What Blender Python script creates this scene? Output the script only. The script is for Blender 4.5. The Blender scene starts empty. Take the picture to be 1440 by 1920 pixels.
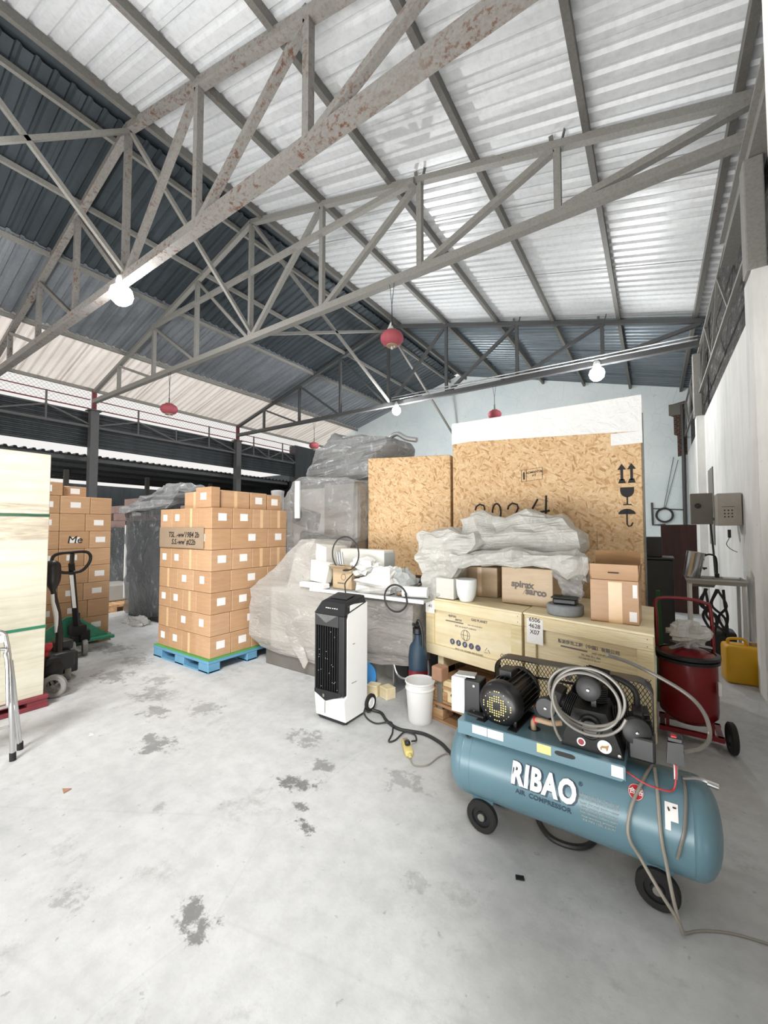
import bpy, bmesh, math, random
from mathutils import Vector, Matrix, noise
random.seed(7)
PI = math.pi
C = bpy.context.scene.collection
scn = bpy.context.scene
# ------------------------------------------------------------------ camera
YAW = math.atan(506/752.); PIT = math.atan(30/752.)
cd = bpy.data.cameras.new('camera'); cam = bpy.data.objects.new('camera', cd); C.objects.link(cam)
cd.sensor_fit = 'HORIZONTAL'; cd.sensor_width = 36; cd.lens = 36*752/1440.; cd.clip_start = .05; cd.clip_end = 300
cam.location = (0, 0, 1.5); cam.rotation_euler = (PI/2+PIT, 0, YAW)
scn.camera = cam
# ------------------------------------------------------------------ world, sun, lights, exposure
w = bpy.data.worlds.new('world'); scn.world = w; w.use_nodes = True
bg = w.node_tree.nodes['Background']; bg.inputs[0].default_value = (1.0, .975, .95, 1); bg.inputs[1].default_value = .68
def lamp(name, kind, loc, energy, color=(1, 1, 1), **k):
    l = bpy.data.lights.new(name, kind); l.energy = energy; l.color = color
    for a, v in k.items(): setattr(l, a, v)
    o = bpy.data.objects.new(name, l); o.location = loc; C.objects.link(o); return o
sun = lamp('sun', 'SUN', (0, 0, 8), 2.7, (1, .995, .98), angle=math.radians(15))
AZ, EL = math.radians(33), math.radians(42)
sd = Vector((-math.sin(AZ)*math.cos(EL), math.cos(AZ)*math.cos(EL), -math.sin(EL)))
sun.rotation_euler = sd.to_track_quat('-Z', 'Y').to_euler()
roof_fill = lamp('yard_bounce_fill', 'AREA', (-2.4, -1.9, .4), 600, (1, .99, .98), shape='RECTANGLE', size=9.5, size_y=3.0)  # area light added low outside to brighten the roof; stands for yard bounce
roof_fill.rotation_euler = Vector((-.10, .20, 1)).to_track_quat('-Z', 'Y').to_euler()
vs = scn.view_settings; vs.view_transform = 'Standard'; vs.look = 'None'; vs.gamma = 1; vs.use_curve_mapping = False; vs.exposure = 0.45
scn.cycles.max_bounces = 8; scn.cycles.transparent_max_bounces = 16; scn.cycles.sample_clamp_indirect = 6
scn.cycles.use_denoising = True
# ------------------------------------------------------------------ materials
def hexc(h):
    h = h.lstrip('#'); c = [int(h[i:i+2], 16)/255. for i in (0, 2, 4)]
    return tuple(x/12.92 if x <= .04045 else ((x+.055)/1.055)**2.4 for x in c)+(1,)
class NT:
    def __init__(s, name):
        s.m = bpy.data.materials.new(name); s.m.use_nodes = True; s.t = s.m.node_tree
        s.b = s.t.nodes['Principled BSDF']
    def n(s, ty, **k):
        x = s.t.nodes.new(ty)
        for a, v in k.items():
            if a.startswith('i_'):
                key = a[2:]; key = int(key) if key.isdigit() else key.replace('_', ' ')
                x.inputs[key].default_value = v
            else: setattr(x, a, v)
        return x
    def l(s, a, b): s.t.links.new(a, b)
    def coord(s, scale=(1, 1, 1), rot=(0, 0, 0), kind='Object'):
        c = s.n('ShaderNodeTexCoord'); mp = s.n('ShaderNodeMapping'); s.l(c.outputs[kind], mp.inputs[0])
        mp.inputs['Scale'].default_value = scale; mp.inputs['Rotation'].default_value = rot; return mp.outputs[0]
    def noise(s, vec, scale, detail=4, rough=.6, dist=0):
        x = s.n('ShaderNodeTexNoise'); s.l(vec, x.inputs['Vector']); x.inputs['Scale'].default_value = scale
        x.inputs['Detail'].default_value = detail; x.inputs['Roughness'].default_value = rough; x.inputs['Distortion'].default_value = dist
        return x.outputs['Fac']
    def ramp(s, fac, stops):
        r = s.n('ShaderNodeValToRGB'); s.l(fac, r.inputs[0]); e = r.color_ramp.elements
        while len(e) < len(stops): e.new(.5)
        for q, (p, c) in zip(e, stops):
            q.position = p; q.color = hexc(c) if isinstance(c, str) else (c, c, c, 1) if isinstance(c, (int, float)) else c
        return r.outputs[0]
    def mix(s, fac, a, b, mode='MIX'):
        x = s.n('ShaderNodeMix', data_type='RGBA', blend_type=mode)
        for v, i in ((fac, 0), (a, 6), (b, 7)):
            if hasattr(v, 'links'): s.l(v, x.inputs[i])
            else: x.inputs[i].default_value = hexc(v) if isinstance(v, str) else v
        return x.outputs[2]
    def math(s, op, a, b=0.):
        x = s.n('ShaderNodeMath', operation=op)
        for v, i in ((a, 0), (b, 1)):
            if hasattr(v, 'links'): s.l(v, x.inputs[i])
            else: x.inputs[i].default_value = v
        return x.outputs[0]
    def bump(s, h, strength=.3, dist=.01):
        x = s.n('ShaderNodeBump'); x.inputs['Strength'].default_value = strength; x.inputs['Distance'].default_value = dist
        s.l(h, x.inputs['Height']); s.l(x.outputs[0], s.b.inputs['Normal'])
    def set(s, col=None, rough=.5, metal=0, spec=None, alpha=None):
        if col is not None:
            if hasattr(col, 'links'): s.l(col, s.b.inputs['Base Color'])
            else: s.b.inputs['Base Color'].default_value = hexc(col)
        if hasattr(rough, 'links'): s.l(rough, s.b.inputs['Roughness'])
        else: s.b.inputs['Roughness'].default_value = rough
        s.b.inputs['Metallic'].default_value = metal
        if spec is not None: s.b.inputs['Specular IOR Level'].default_value = spec
        if alpha is not None:
            if hasattr(alpha, 'links'): s.l(alpha, s.b.inputs['Alpha'])
            else: s.b.inputs['Alpha'].default_value = alpha
        return s.m
def plain(name, col, rough=.5, metal=0, var=.12, scale=9, bump=0, spec=None):
    """a painted / plastic surface with slight procedural wear"""
    t = NT(name); v = t.coord(); n = t.noise(v, scale, 5)
    r = t.ramp(n, [(.3, 1-var), (.7, 1.0)])
    c = t.mix(1.0, hexc(col), r, 'MULTIPLY')
    if bump: t.bump(t.noise(v, scale*6, 4), bump)
    return t.set(c, rough, metal, spec)
def emit(name, col, s):
    t = NT(name); t.b.inputs['Emission Color'].default_value = hexc(col); t.b.inputs['Emission Strength'].default_value = s
    return t.set(col, .5)
MT = {}
def build_mats():
    # concrete floor with stains
    t = NT('concrete_floor'); v = t.coord()
    big = t.ramp(t.noise(v, .5, 6, .62), [(.3, '#a3a4a4'), (.5, '#bcbdbd'), (.72, '#cacbcb')])
    fine = t.ramp(t.noise(v, 9, 6, .7), [(.35, .86), (.6, 1.0)])
    c = t.mix(1, big, fine, 'MULTIPLY')
    sp = t.ramp(t.noise(v, 24, 3, .6), [(.27, .45), (.33, 1.0)]); c = t.mix(.55, c, sp, 'MULTIPLY')
    pale = t.ramp(t.noise(t.coord((9, 1.2, 1), (0, 0, .5)), 3, 5, .7), [(.66, 0.), (.75, 1.)]); c = t.mix(t.math('MULTIPLY', pale, .35), c, '#d9d8d4')
    pat = t.ramp(t.noise(v, 2.3, 8, .8), [(.56, 0.), (.66, 1.)])
    c = t.mix(t.math('MULTIPLY', pat, .34), c, '#6c6b68')
    # oil and scuff stains with a place of their own: x, y, radius, darkness
    blobs = [(-1.78,1.73,.17,.75),(-1.50,1.50,.10,.8),(-1.63,1.60,.06,.7),(-2.9,1.48,.24,.6),(-2.1,2.13,.22,.45),(-1.5,.93,.13,.7),(-1.25,2.1,.2,.35),(-3.4,1.72,.2,.5),(-1.75,1.93,.14,.55),
             (-3.8,1.9,.3,.4),(-4.6,1.9,.35,.5),(-4.1,2.1,.25,.4),(-.87,1.55,.1,.25),(-2.0,.68,.12,.35),(-.2,1.25,.07,.5),(-4.9,2.25,.35,.45),(-5.6,2.3,.4,.5),(-3.15,2.0,.25,.4),(-2.25,1.15,.08,.3)]
    nz = t.noise(v, 11, 6, .75); sep = t.n('ShaderNodeSeparateXYZ'); t.l(v, sep.inputs[0])
    tot = None
    for (x, y, r, d) in blobs:
        a = t.math('POWER', t.math('SUBTRACT', sep.outputs[0], x), 2); b = t.math('POWER', t.math('MULTIPLY', t.math('SUBTRACT', sep.outputs[1], y), 1.5), 2)
        q = t.math('DIVIDE', t.math('SQRT', t.math('ADD', a, b)), r)
        q = t.math('SUBTRACT', t.math('SUBTRACT', 1.0, q), t.math('MULTIPLY', t.math('SUBTRACT', nz, .42), 4.2))
        q = t.math('MULTIPLY', t.math('MINIMUM', t.math('MAXIMUM', t.math('MULTIPLY', q, 3), 0), 1), d)
        tot = q if tot is None else t.math('MAXIMUM', tot, q)
    c = t.mix(tot, c, '#4b4a48')
    # fine cracks and trowel lines
    vo = t.n('ShaderNodeTexVoronoi', feature='DISTANCE_TO_EDGE'); t.l(t.coord((.55, .4, 1), (0, 0, .5)), vo.inputs['Vector']); vo.inputs['Scale'].default_value = 1
    cr = t.ramp(vo.outputs['Distance'], [(.0, .7), (.003, 1.)]); c = t.mix(.22, c, cr, 'MULTIPLY')
    t.bump(t.noise(v, 30, 6, .7), .12, .01)
    MT['floor'] = t.set(c, t.ramp(t.noise(v, 3, 4), [(.3, .5), (.7, .75)]), 0, .35)
    # roof sheets
    def sheet(name, c0, c1, rough=.42, metal=.25):
        t = NT(name); v = t.coord()
        n = t.noise(t.coord((.5, 3, .5)), 1.2, 5, .6)
        c = t.ramp(n, [(.3, c0), (.7, c1)]); s2 = t.ramp(t.noise(v, 14, 5, .7), [(.3, .86), (.55, 1.)])
        c = t.mix(1, c, s2, 'MULTIPLY'); t.bump(t.noise(v, 5, 3), .15, .02)
        return t.set(c, rough, metal)
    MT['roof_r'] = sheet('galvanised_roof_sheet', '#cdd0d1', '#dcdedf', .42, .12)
    MT['roof_l'] = sheet('shade_toned_roof_sheet', '#363d42', '#454d52', .45, .25)  # dark tone puts the left slope's shade into the sheet colour
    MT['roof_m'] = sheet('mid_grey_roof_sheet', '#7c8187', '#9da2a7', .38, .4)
    MT['roof_b'] = sheet('glow_toned_roof_sheet', '#ece7e3', '#f6f2ee', .4, .0)  # pale tone carries the bounce glow along the left eaves
    t = NT('glow_translucent_roof_sheet'); n = t.noise(t.coord((.5, 3, .5)), 1.2, 5, .6); c = t.ramp(n, [(.3, '#ded6cf'), (.7, '#f1ebe5')]); t.set(c, .5)  # pale colour and added translucency stand in for outside bounce on this band
    tr = t.n('ShaderNodeBsdfTranslucent'); t.l(c, tr.inputs[0]); mx = t.n('ShaderNodeMixShader'); mx.inputs[0].default_value = .42
    t.l(t.b.outputs[0], mx.inputs[1]); t.l(tr.outputs[0], mx.inputs[2]); t.l(mx.outputs[0], t.t.nodes['Material Output'].inputs[0]); MT['roof_b'] = t.m
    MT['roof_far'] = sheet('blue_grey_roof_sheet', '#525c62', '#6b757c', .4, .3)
    MT['clad'] = sheet('dark_wall_cladding', '#34383b', '#474c4f', .5, .2)
    # steel with rust
    def steel(name, base, rustamt):
        t = NT(name); v = t.coord(); c = t.ramp(t.noise(v, 2.5, 5), [(.3, base), (.7, base)])
        m = t.ramp(t.noise(v, 16, 8, .75), [(.62-rustamt, 0.), (.68-rustamt, 1.)])
        m2 = t.ramp(t.noise(v, 1.3, 3), [(.42, 0.2), (.6, 1.)]); m = t.mix(1, m, m2, 'MULTIPLY')
        c = t.mix(m, c, '#6d4c3b'); l = t.ramp(t.noise(v, 40, 4), [(.3, .8), (.6, 1.)]); c = t.mix(1, c, l, 'MULTIPLY')
        t.bump(t.noise(v, 50, 3), .2, .004)
        return t.set(c, .6, .1)
    MT['steel'] = steel('painted_truss_steel', '#8d8b85', .0)
    MT['steel_rust'] = steel('rusty_truss_steel', '#8b8883', .10)
    MT['steel_dark'] = steel('dark_purlin_steel', '#6f6d68', .04)
    MT['steel_grey'] = steel('grey_column_steel', '#5e5f5f', -.04)
    # walls
    t = NT('white_plaster'); v = t.coord()
    c = t.ramp(t.noise(v, .7, 6, .6), [(.3, '#d6d6d2'), (.6, '#ecebe7')])
    st = t.ramp(t.noise(t.coord((3, 3, .4)), 1.5, 5, .7), [(.35, .84), (.55, 1.)]); c = t.mix(.8, c, st, 'MULTIPLY')
    sp = t.ramp(t.noise(v, 10, 5, .7), [(.28, .55), (.33, 1.)]); c = t.mix(.6, c, sp, 'MULTIPLY'); t.bump(t.noise(v, 20, 4), .1)
    MT['plaster'] = t.set(c, .85)
    t = NT('bluish_plaster'); v = t.coord()
    c = t.ramp(t.noise(v, .5, 6, .6), [(.3, '#d6e2e3'), (.65, '#eaf1f0')])
    vo = t.n('ShaderNodeTexVoronoi', feature='DISTANCE_TO_EDGE'); t.l(t.coord((.5, .5, .45)), vo.inputs['Vector'])
    c = t.mix(.35, c, t.ramp(vo.outputs['Distance'], [(0, .5), (.012, 1.)]), 'MULTIPLY')
    MT['plaster_b'] = t.set(c, .85)
    t = NT('old_brick'); v = t.coord()
    b = t.n('ShaderNodeTexBrick'); t.l(t.coord((1, 1, 1), (PI/2, 0, 0)), b.inputs[0]); b.inputs['Color1'].default_value = hexc('#6d4436'); b.inputs['Color2'].default_value = hexc('#4f382f'); b.inputs['Mortar'].default_value = hexc('#8a847c')
    b.inputs['Scale'].default_value = 4; b.inputs['Mortar Size'].default_value = .02
    MT['brick'] = t.set(t.mix(1, b.outputs[0], t.ramp(t.noise(v, 12, 5), [(.3, .5), (.7, 1.)]), 'MULTIPLY'), .9)
    t = NT('dark_vent_lattice'); v = t.coord((1, .6, 1.6), (.6, 0, 0))
    n1 = t.noise(v, 5, 6, .8, 1.0); c = t.ramp(n1, [(.38, '#171615'), (.55, '#4b4845'), (.68, '#8f8c88')])
    n2 = t.noise(t.coord((1, 2, 2)), 9, 3, .6); al = t.ramp(n2, [(.68, 1.), (.70, 0.)])
    MT['lattice'] = t.set(c, .9, alpha=al); t.bump(n1, .8, .05)
    # boards
    t = NT('oriented_strand_board'); cur = None
    pal = [(.0, '#b48d5e'), (.12, '#cba77a'), (.3, '#d3b48a'), (.5, '#c8a478'), (.68, '#d8bd96'), (.85, '#c09a6b'), (1., '#a07a50')]
    msk = t.n('ShaderNodeTexVoronoi'); t.l(t.coord((1, 1, 1)), msk.inputs['Vector']); msk.inputs['Scale'].default_value = 26; msk.inputs['Randomness'].default_value = 1
    sepm = t.n('ShaderNodeSeparateColor'); t.l(msk.outputs['Color'], sepm.inputs[0])
    for i, a in enumerate((.25, 1.1, 1.85, 2.6)):
        c0 = t.n('ShaderNodeTexCoord'); m1 = t.n('ShaderNodeMapping'); t.l(c0.outputs['Object'], m1.inputs[0]); m1.inputs['Rotation'].default_value = (0, a, 0)
        m2 = t.n('ShaderNodeMapping'); t.l(m1.outputs[0], m2.inputs[0]); m2.inputs['Scale'].default_value = (1, .8, 4.6); m2.inputs['Location'].default_value = (i*3.1, i, 0)
        nz = t.n('ShaderNodeTexNoise'); nz.inputs['Scale'].default_value = 6; t.l(m2.outputs[0], nz.inputs['Vector'])
        mx = t.n('ShaderNodeVectorMath', operation='ADD'); t.l(m2.outputs[0], mx.inputs[0])
        sc_ = t.n('ShaderNodeVectorMath', operation='SCALE'); t.l(nz.outputs['Color'], sc_.inputs[0]); sc_.inputs[3].default_value = .12; t.l(sc_.outputs[0], mx.inputs[1])
        vo = t.n('ShaderNodeTexVoronoi'); vo.inputs['Scale'].default_value = 14; t.l(mx.outputs[0], vo.inputs['Vector'])
        sp = t.n('ShaderNodeSeparateColor'); t.l(vo.outputs['Color'], sp.inputs[0])
        col = t.ramp(sp.outputs[0], pal)
        if cur is None: cur = col
        else: cur = t.mix(t.ramp(sepm.outputs[i-1], [(.55, 0.), (.58, 1.)]), cur, col)
    fine = t.ramp(t.noise(t.coord(), 60, 4, .7), [(.3, .72), (.55, 1.)]); cur = t.mix(.7, cur, fine, 'MULTIPLY')
    MT['osb'] = t.set(cur, .6)
    def wood(name, a, b, c_, ax=0, sc=3, rough=.6):
        t = NT(name); s = [7, 7, 7]; s[ax] = .5
        n = t.noise(t.coord(tuple(s)), sc, 6, .65, .4); col = t.ramp(n, [(.3, a), (.5, b), (.72, c_)])
        col = t.mix(.6, col, t.ramp(t.noise(t.coord(), 5, 3), [(.3, .85), (.6, 1.)]), 'MULTIPLY'); t.bump(n, .1)
        return t.set(col, rough)
    MT['pine'] = wood('pale_pine_ply', '#dbc89c', '#e6d8b3', '#efe6ca', 0, 2)
    MT['pine_v'] = wood('pale_pine_batten', '#cdb885', '#dfcea2', '#eadfbe', 0, 3)
    MT['pine_b'] = wood('brown_pallet_wood', '#8d6a4a', '#b08a64', '#c9a67f', 0, 3, .75)
    MT['pale_sheets'] = wood('pale_sheet_edges', '#bfb9a3', '#cec9b6', '#d6d2c3', 1, 4, .45)
    MT['darkwood'] = wood('dark_red_brown_board', '#2c1410', '#3a1c16', '#47251e', 2, 2, .6)
    # wrapped crate: same wood under film
    t = NT('film_wrapped_pine'); v = t.coord((1, 1, 5)); c = t.ramp(t.noise(t.coord((.6, 7, 5)), 2, 6, .6), [(.3, '#cdb88a'), (.5, '#d9c79d'), (.72, '#e6d8b5')])
    n = t.noise(t.coord((2.5, 1, 22)), 3, 5, .6, .5); t.bump(n, .75, .012)
    t.b.inputs['Coat Weight'].default_value = .7; t.b.inputs['Coat Roughness'].default_value = .15
    MT['pine_film'] = t.set(c, .35)
    def cardb(name, a, b, film=0):
        t = NT(name); c = t.ramp(t.noise(t.coord((1, 1, 6)), 6, 5), [(.3, a), (.7, b)])
        c = t.mix(.5, c, t.ramp(t.noise(t.coord(), 4, 4), [(.3, .85), (.6, 1.)]), 'MULTIPLY')
        if film:
            t.bump(t.noise(t.coord((1.5, 1.5, 14), (.15, .1, 0)), 3, 5, .6, .6), .35, .01)
            t.b.inputs['Coat Weight'].default_value = film; t.b.inputs['Coat Roughness'].default_value = .2
        return t.set(c, .75)
    MT['card'] = [cardb('brown_cardboard', '#b08a66', '#ba9570', .3), cardb('tan_cardboard', '#aa8562', '#b6906c', .3), cardb('light_brown_cardboard', '#b58f6c', '#bf9b78', .3)]
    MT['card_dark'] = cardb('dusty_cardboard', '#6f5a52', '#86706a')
    MT['card_in'] = cardb('cardboard_inside', '#8f6c47', '#a17b53')
    MT['card_pale'] = cardb('pale_cardboard', '#b59d7c', '#bfa888', .4)
    MT['tape'] = plain('clear_packing_tape', '#dcb98f', .2, 0, .1)
    MT['label'] = plain('white_paper_label', '#e9e7e4', .6, 0, .08, 60)
    MT['paper'] = plain('white_paper', '#cdccc8', .7, 0, .06, 10)
    # films
    def film(name, col, a0, a1, rough=.22, sc=3, bump=.6, stretch=(1, 1, 1), rot=(0, 0, 0)):
        t = NT(name); v = t.coord(stretch, rot); n = t.noise(v, sc*.8, 4, .5, .6)
        dv = t.n('ShaderNodeVectorMath', operation='ADD'); nz = t.n('ShaderNodeTexNoise'); t.l(v, nz.inputs['Vector']); nz.inputs['Scale'].default_value = sc*1.2
        ds = t.n('ShaderNodeVectorMath', operation='SCALE'); t.l(nz.outputs['Color'], ds.inputs[0]); ds.inputs[3].default_value = .45; t.l(v, dv.inputs[0]); t.l(ds.outputs[0], dv.inputs[1])
        n2 = t.noise(dv.outputs[0], sc*1.5, 3, .55, .3); rd = t.math('ABSOLUTE', t.math('SUBTRACT', n2, .5)); n3 = t.noise(dv.outputs[0], sc*4.1, 3, .6, .3); rd3 = t.math('ABSOLUTE', t.math('SUBTRACT', n3, .5))
        brk = t.ramp(t.noise(v, sc*3, 3), [(.45, 0.), (.62, 1.)]); crease = t.math('MULTIPLY', t.ramp(rd, [(0., 1.), (.022, 0.)]), brk); fine = t.noise(v, sc*14, 4, .7, 1.5)
        al = t.math('ADD', t.ramp(n, [(.35, a0), (.65, a1)]), t.math('MULTIPLY', crease, .16)); al = t.math('MINIMUM', t.math('ADD', al, t.math('MULTIPLY', t.ramp(fine, [(.55, 0.), (.75, 1.)]), .18)), 1)
        hh = t.math('ADD', t.math('ADD', t.math('MULTIPLY', rd, 1.3), t.math('MULTIPLY', rd3, .5)), t.math('MULTIPLY', fine, .07))
        t.bump(hh, bump, .06)
        return t.set(t.mix(t.math('MULTIPLY', crease, .35), hexc(col), '#d4d4d2'), rough, 0, .7, al)
    MT['film_clear'] = film('clear_plastic_film', '#a9a9a7', .30, .48, .18, 2.2)
    MT['film_grey'] = film('grey_plastic_bag', '#8a8b8b', .62, .78, .22, 2.2)
    MT['film_stretch'] = film('cloudy_stretch_film', '#aeaaa4', .50, .68, .25, 2.4, .45, (.7, 1, 2.2), (0, .5, 0))
    MT['film_white'] = film('white_poly_sheeting', '#c2c1bb', .70, .86, .38, 2.4, .6)
    MT['film_strip'] = film('white_film_strip', '#e4e4e2', .93, 1.0, .35, 4, .3)
    MT['film_dark'] = film('dark_wrap_film', '#4a4c4e', .5, .7, .2, 2.2, .6, (1, 1, .6))
    MT['film_box'] = film('stretch_film_band', '#dcc9b2', .0, .28, .1, 6, .6, (1, 1, 8))
    MT['whiteplastic'] = plain('white_plastic', '#dadad8', .35, 0, .04)
    MT['blackplastic'] = plain('black_plastic', '#17181a', .4, 0, .2, 20)
    MT['blackpaint'] = plain('black_enamel', '#1b1b1c', .32, .1, .3, 25)
    MT['castiron'] = plain('black_cast_iron', '#161616', .55, .3, .4, 40, .3)
    MT['disc'] = plain('dark_grey_filter_cap', '#2c2c2d', .5, 0, .2, 15)
    MT['rubber'] = plain('black_rubber', '#1d1c1b', .8, 0, .3, 20)
    MT['hubgrey'] = plain('grey_hub_plastic', '#77766f', .5, 0, .15)
    MT['tyregrey'] = plain('grey_tyre', '#8c8a86', .7, 0, .2, 30)
    MT['stainless'] = plain('stainless_steel', '#b3b1ac', .38, .35, .12, 3)
    MT['stainless_d'] = plain('brushed_steel_panel', '#8f8b85', .42, .7, .2, 3)
    MT['chrome'] = plain('chrome_tube', '#cfcfd0', .18, .95, .05)
    MT['alu'] = plain('aluminium', '#b9bbbd', .35, .8, .1)
    MT['greymach'] = plain('grey_machine_casing', '#9a9791', .5, .1, .12, 3)
    MT['palemach'] = plain('pale_machine_casing', '#cbc8c1', .5, 0, .08, 3)
    MT['darkmach'] = plain('dark_machine_casing', '#2b2d2f', .5, .1, .2, 6)
    MT['tank'] = plain('blue_grey_tank_enamel', '#5c7b86', .3, .05, .1, 3, 0, .5)
    MT['green'] = plain('green_jack_enamel', '#3f8d70', .45, .1, .25, 12)
    MT['bluepal'] = plain('blue_plastic_pallet', '#6497b5', .45, 0, .15, 8)
    MT['greenedge'] = plain('green_slip_sheet', '#4f9a4c', .6, 0, .1)
    MT['strap'] = plain('green_strapping', '#2f7a5c', .4, 0, .1)
    MT['redtank'] = plain('dark_red_enamel', '#7c0f16', .28, .1, .25, 10)
    MT['red'] = plain('red_plastic', '#b3202b', .4, 0, .1)
    MT['redpal'] = plain('maroon_pallet', '#7c3038', .6, 0, .3, 10)
    MT['lantern'] = plain('faded_red_cloth', '#a8505a', .7, 0, .15, 12)
    MT['lanterncap'] = plain('dull_gold_trim', '#a68e72', .6, .1, .2)
    MT['yellow'] = plain('yellow_jerrycan_plastic', '#d9a514', .45, 0, .1)
    MT['yellowlight'] = plain('yellow_socket_plastic', '#cfc079', .45, 0, .1)
    MT['blue'] = plain('blue_bottle_plastic', '#284a8c', .3, 0, .1)
    MT['bluedisc'] = plain('bright_blue_lid', '#3d86c6', .4, 0, .1)
    MT['cable'] = plain('black_cable_sheath', '#2a2a2a', .5, 0, .1)
    MT['greycable'] = plain('pale_grey_cable', '#8b857b', .5, 0, .1)
    MT['hose'] = plain('cloudy_clear_hose', '#75726b', .25, 0, .15, 20)
    MT['redhose'] = plain('red_hose', '#b4363b', .4, 0, .1)
    MT['ink'] = plain('black_ink', '#1c1b1a', .7, 0, .1)
    MT['inkb'] = plain('faded_grey_ink', '#6f6a66', .7, 0, .1)
    MT['inkblue'] = plain('faded_blue_ink', '#50546d', .7, 0, .1)
    MT['white'] = plain('white_paint', '#e2e3e2', .4, 0, .03)
    MT['navy'] = plain('navy_print', '#23394a', .5, 0, .05)
    MT['plasticgrey'] = plain('grey_fibre_disc', '#8b9092', .8, 0, .2, 40, .4)
    MT['beigebox'] = plain('beige_electrical_box', '#a8a39a', .5, .1, .12)
    MT['olivebox'] = plain('olive_grey_electrical_box', '#77736a', .5, .1, .12)
    MT['ceramic'] = plain('white_porcelain', '#e0e3e2', .25, 0, .04)
    MT['polystyrene'] = plain('off_white_foam', '#cdccc4', .8, 0, .05, 30)
    MT['foamgrey'] = plain('grey_foam', '#a2a5a3', .8, 0, .08)
    MT['brown'] = plain('brown_block', '#a67e66', .7, 0, .2)
    MT['fireext'] = plain('dirty_red_cylinder', '#8a1f2c', .45, .1, .6, 14)
    MT['pipe'] = plain('dark_conduit', '#4f4e4c', .5, .2, .2)
    MT['greenmesh'] = plain('dark_green_fabric', '#23552a', .8, 0, .2)
    MT['bulb'] = emit('lit_lamp_globe', '#ffffff', 26)
    t = NT('expanded_metal_mesh'); MT['wire'] = t.set('#4b463f', .5, .4)
build_mats()
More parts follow.
